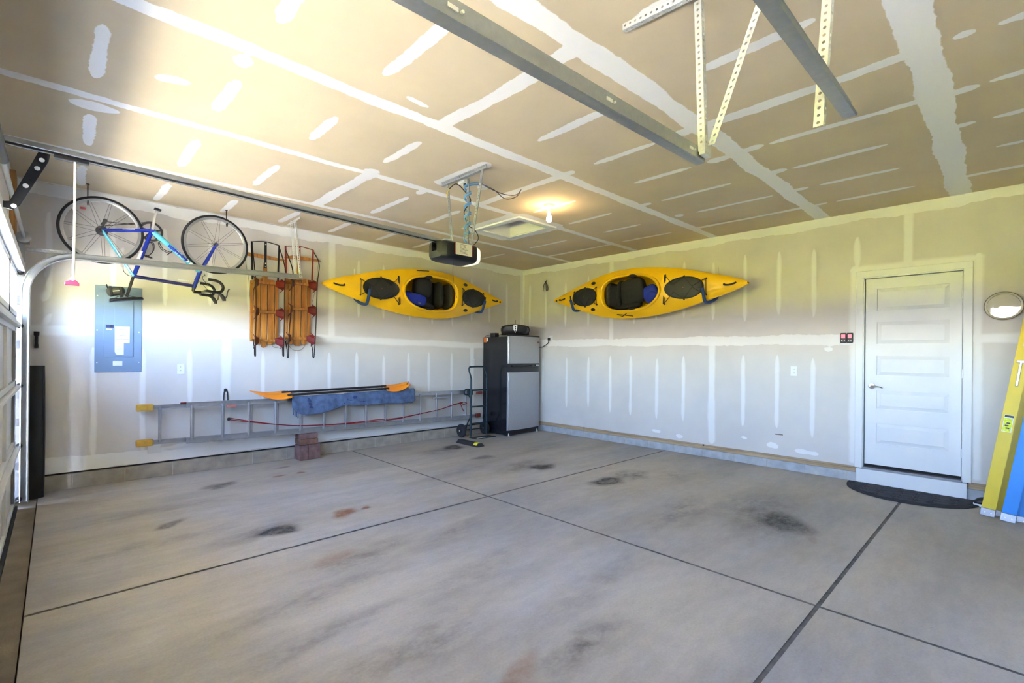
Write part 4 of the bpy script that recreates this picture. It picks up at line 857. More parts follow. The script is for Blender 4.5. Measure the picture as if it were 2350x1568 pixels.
# stem, drop bar, levers, brakes, cables
MB().tube([b3(HT[0]-.006, HT[1]-.02), b3(1.112, 2.085), b3(1.118, 2.07), b3(1.20, 2.072)], [.018, .017, .017, .016], 10).build('stem', M_BLACKM, bk, smooth=True)
for q in (-1, 1):
    y = q*.2
    pts = [b3(1.20, 2.075, 0), b3(1.20, 2.075, q*.12), b3(1.21, 2.073, q*.19), b3(1.25, 2.068, y), b3(1.30, 2.065, y), b3(1.345, 2.085, y), b3(1.358, 2.13, y), b3(1.33, 2.175, y), b3(1.28, 2.195, y), b3(1.215, 2.20, y)]
    MB().tube(spline(pts, 6), .0155, 10).build('handlebar', M_BLACKM, bk, smooth=True)
    lv = MB().tube(spline([b3(1.29, 2.068, y), b3(1.335, 2.045, y), b3(1.365, 2.0, y), b3(1.37, 1.975, y)], 5), [.016]*6+[.02]*6+[.018]*4, 10).build('brake_hood', M_BLACK, bk, smooth=True)
    MB().tube(spline([b3(1.372, 2.0, y), b3(1.395, 2.03, y), b3(1.402, 2.08, y), b3(1.42, 2.115, y)], 5), .007, 8).build('brake_lever', mat('lever_grey', (.12, .12, .125), .3, .6), lv, smooth=True)
for x, z in ((1.222, 2.29), (.482, 2.30)):
    MB().tube([b3(x-.015, z+.03, -.03), b3(x, z, -.045), b3(x+.012, z-.03, -.02)], .008, 8).tube([b3(x-.015, z+.03, .03), b3(x, z, .045), b3(x+.012, z-.03, .02)], .008, 8).build('brake_caliper', MATS['crank_silver'], bk, smooth=True)
MB().tube(spline([b3(1.33, 2.06, -.18), b3(1.26, 2.13, -.1), b3(1.19, 2.22, -.05), b3(1.215, 2.27, -.03)], 7), .003, 5).tube(spline([b3(1.33, 2.06, .18), b3(1.25, 2.14, .1), b3(1.17, 2.2, .02), b3(1.12, 2.21, .01)], 7), .003, 5).tube(spline([b3(.50, 2.28, -.02), b3(.505, 2.22, -.02), b3(.55, 2.18, -.015), b3(.60, 2.19, -.01)], 7), .003, 5).build('brake_cable', M_BLACK, bk, smooth=True)
for x, y0, lb in ((.226, WR, 'black ceiling hook holding the rear wheel of the bicycle'), (1.437, WR, 'black ceiling hook holding the front wheel of the bicycle')):
    c = RH if x < 1 else FH; zt = c[1]+math.sqrt(max(0, (WR-.05)**2-(x-c[0])**2))
    hk = thing('bicycle_hook', lb, 'hook', (x, BY, zt-.03), 'ceiling hooks for the bicycle')
    MB().tube(spline([(x, BY+.03, ROOM_H), (x, BY+.03, zt+.08), (x, BY+.03, zt+.01), (x, BY+.022, zt-.02), (x, BY, zt-.032), (x, BY-.022, zt-.02), (x, BY-.026, zt+.006)], 6), .0048, 8).build('hook_rod', M_BLACK, hk, smooth=True)
    MB().lathe([(.0, -.004), (.014, -.004), (.014, 0)], (x, BY+.03, ROOM_H), (0, 0, 1), 12).build('screw_collar', M_BLACK, hk)

# ------------------------------------------------------------------ sleds
M_SLAT = wood_mat('sled_slat', lin(150, 88, 28), lin(205, 140, 62), 'Z', 5, .4, .3); M_RED = mat('sled_red', lin(100, 16, 14), .45, var=.15, vscale=20); M_REDB = mat('sled_bumper_red', lin(150, 40, 25), .45, var=.1, vscale=20); M_STEEL = mat('sled_steel', (.035, .028, .026), .5, .4)
def sled(label, x0, x1, ztop, zdeck, zend, bumper_mat, tail, xc, plk, run_l, run_r, cross):
    """wooden runner sled hung on the wall, runners towards the room"""
    r = thing('sled', label, 'sled', ((x0+x1)/2, ROOM_Y-.1, zend-.1), 'wooden runner sleds'); yd, yr = ROOM_Y-.045, ROOM_Y-.19
    for i, (a, b, zt, zb) in enumerate(plk):
        xm = (a+b)/2; mb = MB()
        if tail == 'point' and 0 < i < 4: poly = [(a, zt), (b, zt), (b, zb+.05), (b-.012 if i > 1 else b, zb+.01), (xm, zb), (a+.012 if i < 3 else a, zb+.01), (a, zb+.05)]
        else: poly = [(a, zt), (b, zt), (b, zb+.012), (b-.012, zb), (a+.012, zb), (a, zb+.012)]
        mb.prism(poly, (0, yd, 0), (1, 0, 0), (0, 0, 1), (0, .014, 0)); mb.build('deck_slat', M_SLAT, r, bevel=.002)
    for z in cross:
        MB().box(plk[0][0]-.004, plk[-1][1]+.004, yd-.022, yd-.0005, z-.016, z+.016).build('cross_bar', M_SLAT, r, bevel=.003)
        for run, q in ((run_l, 1), (run_r, -1)):
            xr = float(np.interp(-z, [-p[1] for p in run], [p[0] for p in run])); xi = xr+q*.055
            A_, B_, C_, D_ = (xr, yr+.004, z+.002), (xr, yr+.004, z-.05), (xi+q*.012, yd-.024, z+.036), (xi+q*.012, yd-.024, z-.036); E_, G_ = (xr+q*.004, yd-.09, z+.052), (xr+q*.004, yd-.09, z-.085)
            mb = MB(); mb.add([A_, B_, D_, C_, E_, G_], [(0, 1, 2, 3), (0, 3, 4), (1, 5, 2)])
            mb.build('runner_bracket', M_RED, r, solid=.005); MB().tube([(xr, yr-.006, z+.02), (xr+q*.01, yd-.022, z+.07)], .0055, 6).build('bracket_leg', M_RED, r); MB().tube([(xr, yr-.006, z-.06), (xr+q*.01, yd-.022, z-.10)], .0055, 6).build('bracket_leg', M_RED, r)
    for run in (run_l, run_r):
        pts = []
        for i, (x, z) in enumerate(run): pts.append((x, yr if 0 < i else yd-.03, z))
        x, z = run[-1]; pts = [V(p) for p in spline(pts, 6)]; pts += [V((x, yr+.018, z-.016)), V((x, yr+.04, z)), V((x, yr+.05, z+.09)), V((x, yd-.03, z+.2))]
        mb = MB()
        for p, q in zip(pts, pts[1:]): mb.beam(p, q, .011, .006, (1, 0, 0))
        mb.build('runner', M_STEEL if bumper_mat is M_BLACKM else M_STEEL, r)
    # front bumper and its uprights, steering stem and bar
    bp = spline([(x0+.005, yd-.03, ztop-.02), (xc, yd-.03, ztop+.005), (x1-.005, yd-.03, ztop-.015)], 8); mb = MB()
    for p, q in zip(bp, bp[1:]): mb.beam(p, q, .022, .006, (0, 1, 0))
    mb.build('bumper', bumper_mat, r)
    for x in (x0+.005, x1-.005): MB().beam((x, yd-.03, ztop-.015), (x+(.012 if x < xc else -.012), yd-.03, zdeck-.02), .02, .007, (1, 0, 0)).build('bumper_upright', bumper_mat, r)
    MB().beam((xc, yd-.032, ztop), (xc, yd-.032, zdeck+.14), .026, .007, (1, 0, 0)).build('steering_plate', bumper_mat, r)
    MB().prism([(xc-.017, zdeck+.21), (xc+.017, zdeck+.21), (xc+.032, zdeck-.03), (xc-.032, zdeck-.03)], (0, yd-.026, 0), (1, 0, 0), (0, 0, 1), (0, .014, 0)).build('steering_tongue', M_SLAT, r)
    for z in (zdeck+.16, zdeck+.20, ztop-.03): MB().lathe([(.0, -.005), (.007, -.005), (.008, 0)], (xc, yd-.036, z), (0, 1, 0), 10).build('bolt', M_ZINC, r)
    return r
PL1 = [(1.757, 1.792, 2.30, 1.56), (1.800, 1.872, 2.335, 1.50), (1.879, 1.953, 2.34, 1.462), (1.960, 2.038, 2.335, 1.50), (2.048, 2.088, 2.30, 1.56)]
s1 = sled('wooden sled with black bumper beside the front bicycle wheel', 1.755, 2.087, 2.80, 2.33, 1.46, M_BLACKM, 'point', 1.920, PL1, [(1.763, 2.75), (1.775, 2.31), (1.784, 1.915), (1.781, 1.555), (1.783, 1.37)], [(2.081, 2.77), (2.12, 2.48), (2.116, 2.235), (2.116, 1.861), (2.111, 1.487), (2.113, 1.37)], (1.555, 1.917, 2.285))
MB().prism([(1.655, 2.625), (1.70, 2.645), (1.95, 2.635), (2.15, 2.612), (2.185, 2.615), (2.15, 2.59), (1.93, 2.588), (1.70, 2.60)], (0, ROOM_Y-.07, 0), (1, 0, 0), (0, 0, 1), (0, .014, 0)).build('steering_bar', M_SLAT, s1, bevel=.002)
PL2 = [(2.168, 2.203, 2.39, 1.60), (2.211, 2.281, 2.40, 1.515), (2.288, 2.372, 2.405, 1.497), (2.380, 2.452, 2.40, 1.515), (2.460, 2.502, 2.39, 1.60)]
s2 = sled('wooden sled with red bumper nearest the kayak', 2.155, 2.520, 2.81, 2.40, 1.50, M_REDB, 'flat', 2.335, PL2, [(2.161, 2.744), (2.213, 2.466), (2.203, 2.231), (2.193, 1.918), (2.171, 1.579), (2.17, 1.35)], [(2.527, 2.763), (2.553, 2.591), (2.531, 2.345), (2.521, 1.94), (2.511, 1.63), (2.495, 1.35)], (1.597, 1.985, 2.32))
MB().prism([(2.15, 2.645), (2.26, 2.69), (2.40, 2.69), (2.60, 2.68), (2.64, 2.665), (2.60, 2.652), (2.40, 2.645), (2.25, 2.635)], (0, ROOM_Y-.056, 0), (1, 0, 0), (0, 0, 1), (0, .014, 0)).build('steering_bar', M_SLAT, s2, bevel=.002)
for r, pts in ((s1, [(1.70, 2.60), (1.72, 2.45), (1.745, 2.3), (1.752, 2.1)]), (s2, [(2.61, 2.66), (2.585, 2.4), (2.555, 2.2), (2.53, 2.1)]), (s2, [(2.19, 1.58), (2.25, 1.47), (2.32, 1.435), (2.40, 1.455), (2.46, 1.56)]), (s1, [(2.02, 1.50), (2.05, 1.47), (2.10, 1.475)])):
    MB().tube(spline([(x, ROOM_Y-.02, z) for x, z in pts], 6), .0025, 5).build('pull_rope', mat('rope_grey', (.22, .17, .13), .9), r, smooth=True)

# ------------------------------------------------------------------ electrical panel, outlets, plates
ep = thing('electrical_panel', 'blue grey breaker panel mounted below the bicycle', 'panel', (.493, ROOM_Y, 1.178))
M_PAN = mat('panel_grey', lin(128, 150, 175), .4, var=.03, vscale=4); M_PAND = mat('panel_line', lin(95, 115, 140), .5)
y = ROOM_Y-.008; cover = MB().box(.298, .690, y, ROOM_Y+.001, 1.178, 2.093).build('cover', M_PAN, ep, bevel=.004)
MB().box(.372, .618, y-.006, y, 1.338, 2.03).build('panel_door', M_PAN, ep, bevel=.003)
MB().box(.455, .612, y-.0095, y-.006, 1.345, 2.03).build('directory_door', M_PAN, ep, bevel=.002)
MB().box(.386, .45, y-.010, y-.006, 1.648, 1.682).build('main_switch', mat('switch_navy', lin(45, 60, 105), .4), ep); MB().box(.425, .431, y-.014, y-.010, 1.65, 1.68).build('switch_lever', M_BLACK, ep)
for b in ((.389, .437, 1.627, 1.637), (.446, .525, 1.245, 1.295)): MB().box(b[0], b[1], y-.0085 if b[2] > 1.4 else y-.0012, y, b[2], b[3]).build('label', M_PLATEW, ep)
pp = MB().prism([(.460, 1.665), (.584, 1.665), (.584, 1.488), (.535, 1.488), (.535, 1.362), (.485, 1.362), (.468, 1.372), (.460, 1.395)], (0, y-.0112, 0), (1, 0, 0), (0, 0, 1), (0, .0012, 0)).build('directory_paper', mat('paper', (.82, .83, .82), .7), ep)
for i, z in enumerate((1.633, 1.572, 1.528)): MB().box(.497 if i < 2 else .466, .557 if i < 2 else .577, y-.0122, y-.0112, z-.0016, z+.0016).build('print_line', mat('print_grey', (.2, .2, .2), .7), pp)
for k in range(6): MB().box(.475, .475+.05*((k*37) % 7+4)/10, y-.0122, y-.0112, 1.385+k*.016, 1.387+k*.016).build('print_line', mat('pencil', (.5, .5, .52), .7), pp)
for x, z in ((.318, 1.98), (.318, 1.62), (.318, 1.28), (.665, 1.98), (.665, 1.61), (.665, 1.28)): MB().lathe([(.0, -.004), (.006, -.004), (.007, 0)], (x, y, z), (0, 1, 0), 12).build('screw', M_ZINC, ep)
def outlet(label, plane, u, z, w=.072, h=.118, holes=True):
    P = (lambda a, b, d: (a, ROOM_Y-d, b)) if plane == 'L' else (lambda a, b, d: (ROOM_X-d, a, b))
    r = thing('wall_outlet', label, 'outlet', P(u, z-h/2, 0), 'white wall outlets')
    def bx(nm, a, b, c, d, e, f, m):
        p, q = P(u+a, z+c, e), P(u+b, z+d, f); return MB().box(min(p[0], q[0]), max(p[0], q[0]), min(p[1], q[1]), max(p[1], q[1]), p[2], q[2]).build(nm, m, r, bevel=.0015 if nm == 'cover_plate' else 0)
    bx('cover_plate', -w/2, w/2, -h/2, h/2, -.001, .006, M_PLATEW)
    if holes:
        for c in (-.02, .02):
            bx('socket_face', -.017, .017, c-.014, c+.014, .006, .0072, M_PLATEW)
            for a in (-.006, .005): bx('slot', a-.001, a+.0015, c-.003, c+.007, .0072, .0078, M_DARK)
    return r
outlet('white double outlet to the right of the breaker panel', 'L', 1.052, 1.205)
outlet('white double outlet on the wall beside the house door', 'R', 1.863, 1.232)
outlet('white outlet with the black refrigerator plug', 'R', 5.86, 1.71)
outlet('white outlet above the hand truck by the refrigerator', 'L', 5.36, 1.27)
outlet('blank white cover plate low behind the ladder feet', 'L', .808, .32, .12, .105, False)
# flashlight in its clip
fl = thing('flashlight', 'small black flashlight clipped to the wall above the black roll', 'flashlight', (-.13, ROOM_Y-.03, 1.41))
MB().lathe([(.0, 1.425), (.014, 1.425), (.016, 1.43), (.014, 1.46), (.0125, 1.47), (.013, 1.54), (.020, 1.55), (.021, 1.585), (0, 1.585)], (-.13, ROOM_Y-.03, 0), (0, 0, 1), 16).build('body', M_BLACKM, fl, smooth=True)
MB().box(-.146, -.114, ROOM_Y-.034, ROOM_Y, 1.49, 1.505).build('clip', M_GALVD, fl); MB().box(-.142, -.118, ROOM_Y-.006, ROOM_Y, 1.42, 1.58).build('wall_plate', M_GALVD, fl)
# black rubber roll in the corner
rl_ = MB(); pts = []
for i in range(150):
    a = -.5+i/149*2*PI*3.2; rr = .072-.011*(i/149)*3.2*.6; pts.append((rr*math.cos(a), rr*math.sin(a)))
rows = [[V((-.140+x*1.02+(.004*math.sin(3*z)), 6.42+yv, z)) for x, yv in pts] for z in (0, .3, .6, .9, 1.254)]
tag(rl_.grid(rows).build('rubber_roll', mat('roll_black', (.012, .012, .013), .6, var=.2, vscale=4), None, smooth=True, solid=.006), 'tall black rolled rubber mat standing beside the garage door', 'mat')

# ------------------------------------------------------------------ extension ladder hung along the wall
el = thing('extension_ladder', 'aluminium extension ladder hung sideways low along the wall', 'ladder', (2.9, ROOM_Y-.12, .36))
ya_, yb_ = ROOM_Y-.095, ROOM_Y-.165     # rear and front section
zu = lambda x: .792-(x-.64)*.0080; zl = lambda x: .408-(x-.64)*.0155
def rail(x0, x1, f, y, h, nm):
    mb = MB(); p, q = V((x0, y, f(x0))), V((x1, y, f(x1))); mb.beam(p, q, h, .006, (0, 0, 1))
    for s_ in (-1, 1): mb.beam(p+V((0, -.014, s_*h/2)), q+V((0, -.014, s_*h/2)), .005, .028, (0, 0, 1))
    return mb.build(nm, M_ALU, el)
rail(.66, 5.12, zu, ya_, .042, 'rear_rail'); rail(.66, 5.42, zl, ya_, .042, 'rear_rail'); rail(1.08, 5.15, lambda x: zu(x)+.012, yb_, .058, 'front_rail'); rail(1.08, 5.15, lambda x: zl(x)-.004, yb_, .058, 'front_rail')
for k in range(15):
    x = .845+k*.306
    MB().tube([(x, ya_-.01, zl(x)), (x, ya_-.01, zu(x))], .0155, 10).build('rung', M_ALU, el, smooth=True)
    if k > 0 and x < 5.1: MB().tube([(x-.045 if k > 2 else x-.02, yb_-.01, zl(x)), (x-.045 if k > 2 else x-.02, yb_-.01, zu(x)+.01)], .0155, 10).build('rung', M_ALU, el, smooth=True)
for f in (zu, zl): MB().obox((.71, ya_-.012, f(.7)-.001), (.075, 0, -.0005), (0, .024, 0), (0, 0, .036)).build('end_cap', mat('cap_yellow', lin(205, 160, 60), .7, var=.15, vscale=20), el, bevel=.01)
MB().obox((5.40, ya_-.012, zl(5.4)), (.05, 0, 0), (0, .022, 0), (0, 0, .034)).build('rubber_foot', mat('foot_red', lin(130, 50, 35), .7, var=.2, vscale=30), el, bevel=.008)
MB().box(1.47, 1.58, yb_-.03, yb_-.012, zu(1.5)-.035, zu(1.5)-.012).build('rail_guide', mat('guide_pink', lin(205, 110, 95), .6), el, bevel=.004)
MB().box(1.03, 1.09, ya_-.04, ya_-.015, zu(1.05)+.02, zu(1.05)+.04).build('rail_guide', M_RED, el, bevel=.004)
for z in (zu(4.5)-.06, zl(4.5)+.03): MB().box(4.38, 4.64, yb_-.045, yb_-.018, z-.011, z+.011).build('rung_lock', M_ALU, el, bevel=.003)
rp = spline([(x, yb_-.02, z) for x, z in ((1.505, .60), (1.775, .543), (2.05, .491), (2.345, .45), (2.86, .42), (3.32, .415), (3.74, .418), (4.13, .46), (4.54, .508), (4.80, .56), (5.0, .585))], 5)
M_ROPE = mat('rope_red', lin(135, 25, 30), .85, var=.2, vscale=60)
MB().tube(rp, .006, 6).build('rope', M_ROPE, el, smooth=True); MB().tube([V(p)+V((.0, .004, .02-.02*abs(math.sin(i*.12)))) for i, p in enumerate(rp)], .006, 6).build('rope', M_ROPE, el, smooth=True)
MB().tube(spline([(4.92, yb_-.03, .58), (5.0, yb_-.04, .60), (5.08, yb_-.03, .575), (5.0, yb_-.035, .56), (4.94, yb_-.03, .60), (4.98, yb_-.03, .5), (5.02, yb_-.03, .44)], 6), .006, 6).build('rope_knot', M_ROPE, el, smooth=True)
MB().lathe([(.0, -.012), (.016, -.012), (.02, 0), (.016, .012), (0, .012)], (1.50, yb_-.02, .607), (0, 1, 0), 14).build('pulley', M_BLACKM, el)
for x, lb in ((1.505, 'black steel ladder hook left of the orange paddle blades'), (4.02, 'black steel ladder hook at the right paddle blades')):
    hk = thing('ladder_hook', lb, 'hook', (x, ROOM_Y-.02, .78), 'ladder hooks on the wall'); z = .95 if x < 2 else .945
    m = MB()
    for q in (-1, 1): m.tube(spline([(x, ROOM_Y-.01, z), (x+q*.016, ROOM_Y-.012, z-.03), (x+q*.022, ROOM_Y-.014, z-.11), (x+q*.022, ROOM_Y-.03, z-.165), (x+q*.022, ROOM_Y-.12, z-.180)], 5), .007, 8)
    m.build('hook_arm', M_BLACKM, hk, smooth=True); MB().lathe([(.008, -.012), (.014, -.014), (.014, 0)], (x, ROOM_Y, z-.045), (0, 1, 0), 12).build('hook_screw', M_ZINC, hk); MB().lathe([(.0, -.016), (.018, -.016), (.02, 0)], (x, ROOM_Y, z-.008), (0, 1, 0), 16).build('hook_head', M_BLACKM, hk, smooth=True)
# paddles
M_BLADE = mat('blade_orange', lin(250, 150, 25), .35, coat=.2)
def paddle(label, dy, dz, tilt, x0, x1, xs0, xs1):
    y0 = ROOM_Y-.20+dy; f = lambda x: .868+dz+(x-2.2)*.019
    r = thing('paddle', label, 'paddle', ((x0+x1)/2, y0, .82), 'orange bladed kayak paddles')
    MB().tube([(xs0-.03, y0, f(xs0-.03)), (xs1+.03, y0, f(xs1+.03))], .0155, 12).build('shaft', M_BLACK, r, smooth=True)
    for a, b, sg in ((xs0, x0, -1), (xs1, x1, 1)):
        rows = []
        for i in range(15):
            t = i/14; x = a+(b-a)*t; w = .066*math.sin(PI*min(1, .12+.88*t)**.75)**.6*(1 if t < .9 else (1-(t-.9)*7)); w = max(w, .006); rows.append([V((x, y0+w*q*math.cos(tilt)-.02*t*0, f(x)+w*q*math.sin(tilt)+.045*t*t+.02*q*q*math.sin(PI*t)-.040*math.sin(PI*t))) for q in (-1, -.6, -.25, 0, .25, .6, 1)])
        bd = MB().grid(rows).build('blade', M_BLADE, r, smooth=True, solid=.006)
        MB().tube([(a-sg*.02, y0, f(a)), (a+sg*.05, y0, f(a)+.0)], [.019, .017], 10).build('blade_ferrule', M_BLACK, bd, smooth=True)
    return r
paddle('upper orange paddle lying on the ladder, shaft against the wall', .055, .026, .35, 1.735, 3.975, 2.16, 3.53)
paddle('lower orange paddle in front, blades overlapping the blue towel', -.035, -.004, .55, 1.79, 3.945, 2.20, 3.53)
# towel draped over the ladder and shafts
M_TOWEL = mat('towel_blue', lin(92, 110, 140), .95, var=.22, vscale=16, bump=.6, bscale=160, spec=.1)
rows = []
xs_ = np.linspace(2.20, 4.02, 64)
for i, x in enumerate(xs_):
    t = (x-2.20)/1.82; top = .835+.035*t-(.012*math.exp(-((t-.36)/.03)**2)); bot = float(np.interp(t, [0, .04, .10, .20, .34, .355, .37, .5, .8, .97, 1], [.70, .62, .585, .60, .655, .665, .690, .672, .668, .655, .70]))
    w = .010*math.sin(t*31)+.006*math.sin(t*67+1)+(.014 if t > .355 else 0); col = []
    for k in range(15):
        q = k/14
        if q < .2: y, z = ROOM_Y-.205+.03*(1-q/.2), top-.03*(1-q/.2)**2
        else:
            u = (q-.2)/.8; y, z = ROOM_Y-.205-.022*math.sin(min(u*4, PI/2))-w*u-.01*u, top-(top-bot)*u
        col.append(V((x+(.03*(1-t)*(q-.5)*0), y-.02, z)))
    rows.append(col)
tw = thing('towel', 'faded blue beach towel draped over the aluminium ladder', 'towel', (3.1, ROOM_Y-.2, .58))
MB().grid(rows).build('cloth', M_TOWEL, tw, smooth=True, solid=.012)
for k in range(4):
    x = 2.215+k*.016; MB().grid([[V((x+.006*j, ROOM_Y-.235-.01*k, .80-.2*i/6-.012*k)) for j in range(3)] for i in range(7)]).build('fold', M_TOWEL, tw, smooth=True, solid=.008)
M_PRINT = mat('towel_print', lin(52, 66, 118), .95, var=.3, vscale=60)
for k in range(9): MB().obox((2.405+.004*k+.003*(k % 2), ROOM_Y-.256-.003*(k > 4), .805-k*.015), (.014+.005*(k % 3), 0, -.003), (0, .0008, 0), (0, 0, .0045)).build('print_mark', M_PRINT, tw)
m = MB().tube([(2.985+.05*math.cos(a)*1.3, ROOM_Y-.268, .79+.04*math.sin(a)) for a in np.linspace(PI*.95, PI*2.1, 16)], .004, 5).ball((3.04, ROOM_Y-.268, .79), .028, .004, .024, 12, 8); m.build('print_emblem', M_PRINT, tw)
for k in range(14): MB().obox((2.885+k*.023, ROOM_Y-.271, .712+.001*k), (.0085, 0, .0), (0, .0008, 0), (0, 0, .007+.003*(k % 3 == 0))).build('print_mark', M_PRINT, tw)
for k in range(3): MB().obox((3.79, ROOM_Y-.262, .80-k*.018), (.022, 0, 0), (0, .0008, 0), (0, 0, .004)).build('print_mark', M_PRINT, tw)
# bricks propping the ladder
M_BRICK = mat('brick_brown', lin(124, 98, 94), .9, var=.28, vscale=14, bump=.6, bscale=60, spec=.1); M_BRICK2 = mat('brick_rust', lin(126, 94, 80), .9, var=.28, vscale=14, bump=.6, bscale=60, spec=.1)
by0, by1 = ROOM_Y-.235, ROOM_Y-.04
for lb, b, m in (('upright brown brick, left of the bottom pair under the ladder', (2.305, 2.412, by0, by1, 0, .192), M_BRICK), ('upright brown brick, right of the bottom pair under the ladder', (2.417, 2.578, by0+.006, by1, 0, .197), M_BRICK),
                 ('flat rusty brick lying on the two upright bricks', (2.312, 2.545, by0+.008, by1, .199, .272), M_BRICK2), ('top brick of the pile, touching the ladder rail', (2.315, 2.543, by0+.012, by1, .274, .342), M_BRICK)):
    tag(MB().box(*b).build('brick', m, None, bevel=.005), lb, 'brick', 'bricks under the ladder')

# ------------------------------------------------------------------ refrigerator and what stands on it
fa = math.radians(4); FE = V((math.cos(fa), math.sin(fa), 0)); FN = V((-math.sin(fa), math.cos(fa), 0)); FO = V((5.63, 5.945, 0)); FW, FD = .865, .655
fp = lambda a, b, z: FO+FE*a+FN*b+V((0, 0, z))
fg = thing('refrigerator', 'silver front black sided refrigerator in the corner', 'refrigerator', fp(FW/2, FD/2, 0))
M_FBLK = mat('fridge_black', (.011, .012, .016), .22, var=.05, coat=.2); M_FSIL = mat('fridge_silver', (.44, .45, .475), .36, .35, var=.04, vscale=60)
MB().obox(fp(FW/2, FD/2+.03, .875), FE*FW/2, FN*(FD/2-.03), V((0, 0, .845))).build('cabinet', M_FBLK, fg, bevel=.008)
def fdoor(z0, z1, nm):
    rows = []; n = 18
    for k in range(n+1):
        a = FW*k/n; t = 2*k/n-1; b = .055-.05*(1-t*t)**.5*1.0 if abs(t) < 1 else .055
        b = .052-.045*(1-t**2)**.7; rows.append((a, b))
    mb = MB(); m_ = MB()
    fr_ = [fp(a, b, 0) for a, b in rows]; N = len(fr_)
    vs = [p+V((0, 0, z0)) for p in fr_]+[p+V((0, 0, z1)) for p in fr_]+[fp(0, .065, z0), fp(FW, .065, z0), fp(0, .065, z1), fp(FW, .065, z1)]
    fs = [(i, i+1, N+i+1, N+i) for i in range(N-1)]+[tuple(range(N-1, -1, -1))+(2*N, 2*N+1), tuple(range(N, 2*N))+(2*N+3, 2*N+2), (0, N, 2*N+2, 2*N), (N-1, 2*N+1, 2*N+3, 2*N-1), (2*N, 2*N+2, 2*N+3, 2*N+1)]
    return mb.add(vs, fs).build(nm, M_FSIL, fg, smooth=True, angle=40)
d1 = fdoor(1.255, 1.735, 'freezer_door'); d2 = fdoor(.10, 1.105, 'main_door')
for nm, z0, z1, dd in (('handle_band', 1.183, 1.257, d1), ('handle_band', 1.103, 1.180, d2), ('door_cap', 1.733, 1.756, d1)):
    mb = MB(); pts = [(FW*k/18, .050-.047*(1-(2*k/18-1)**2)**.7) for k in range(19)]
    mb.prism([(a, b) for a, b in pts]+[(FW, .064), (0, .064)], fp(0, 0, z0), FE, FN, (0, 0, z1-z0)); mb.build(nm, M_FBLK, dd)
MB().tube(spline([fp(.08, .0, 1.212), fp(.25, -.035, 1.205), fp(.42, -.045, 1.198), fp(.55, -.038, 1.205), fp(.62, -.02, 1.215)], 5), .011, 8).build('door_handle', M_BLACK, d1, smooth=True)
MB().obox(fp(FW-.11, .006, 1.222), FE*.05, FN*.004, V((0, 0, .009))).build('handle_trim', M_CHROME, d1)
MB().obox(fp(FW-.065, .023, 1.64), FE*.025, FN*.003, V((0, 0, .014))).build('badge', mat('badge', (.25, .08, .06), .4), d1)
for dd, z0, z1 in ((d1, 1.26, 1.73), (d2, .105, 1.10)): MB().obox(fp(.010, .040, (z0+z1)/2), FE*.012, FN*.012, V((0, 0, (z1-z0)/2))).build('edge_trim', mat('edge_chrome', (.72, .73, .76), .25, .6), dd, bevel=.004)
MB().obox(fp(FW/2, .10, .055), FE*(FW/2-.03), FN*.03, V((0, 0, .045))).build('kick_plate', M_BLACK, fg)
for a in (.05, FW-.05): MB().lathe([(.022, 0), (.022, .012), (.012, .014), (.012, .05)], fp(a, .06, 0), (0, 0, 1), 14).build('levelling_foot', M_ZINC, fg)
MB().obox(fp(-.0005, FD-.05, 1.67), FN*.035, V((0, 0, .045)), FE*.001).build('energy_sticker', mat('sticker_orange', lin(205, 110, 40), .5, var=.3, vscale=60), fg); MB().obox(fp(-.0005, FD-.10, 1.675), FN*.018, V((0, 0, .035)), FE*.001).build('paper_sticker', M_PLATEW, fg)
MB().tube(spline([fp(FW-.02, FD, 1.52), (6.50, 6.08, 1.55), (6.54, 5.98, 1.58), (ROOM_X-.03, 5.91, 1.63), (ROOM_X-.025, 5.90, 1.68)], 6), .007, 6).build('power_cord', M_BLACK, fg, smooth=True)
MB().obox((ROOM_X-.02, 5.895, 1.70), (.016, 0, 0), (0, .022, 0), (0, 0, .024)).build('power_plug', M_BLACK, fg, bevel=.006)
# boombox, turned towards the middle of the room
BE, BN = V((.72, -.69, 0)), V((.69, .72, 0)); BO = V((5.93, 6.13, 0))-BE*.37-BN*.24
bp_ = lambda a, b, z: BO+BE*a+BN*b+V((0, 0, z))
bx_ = thing('boombox', 'rounded black boombox radio on top of the refrigerator', 'radio', bp_(.37, .30, 1.755)); M_BOOM = mat('boom_black', (.02, .02, .022), .4); zb = 1.765
rows = []
for k in range(25):
    a = .12+.50*k/24; t = 2*k/24-1; rows.append([bp_(a, .24+.075*t*t+d*(1 if 1 else 0), zb+h) for d, h in [(.0, .03), (-.02, .08), (-.015, .125+.035*(1-t*t)), (.03, .155+.035*(1-t*t)), (.14, .145+.03*(1-t*t)), (.16, .03), (.1, 0), (.03, 0)]])
m = MB().grid(rows, True); m.f.append(tuple(range(8))); m.f.append(tuple(reversed(range(24*8, 25*8)))); m.build('body', M_BOOM, bx_, smooth=True, angle=45)
for a in (.185, .555):
    MB().lathe([(.075, 0), (.075, -.012), (.064, -.016), (.058, -.006), (.02, .004), (.0, -.004)], bp_(a, .275, zb+.085), BN, 24).build('speaker', M_BLACK, bx_, smooth=True)
MB().prism([(.335, zb+.17), (.36, zb+.182), (.385, zb+.182), (.41, zb+.17), (.405, zb+.09), (.372, zb+.03), (.34, zb+.09)], bp_(0, .205, 0), BE, (0, 0, 1), BN*.02).build('control_panel', mat('boom_silver', (.5, .5, .5), .3, .5), bx_, bevel=.004)
for z in (.14, .105, .065): MB().lathe([(.0, -.006), (.013, -.006), (.014, .003)], bp_(.372, .204, zb+z), BN, 12).build('button', M_BLACK, bx_)
MB().tube([bp_(.37, .32, zb+.17), bp_(.375, .33, zb+.27)], .004, 6).build('antenna', M_BLACKM, bx_)
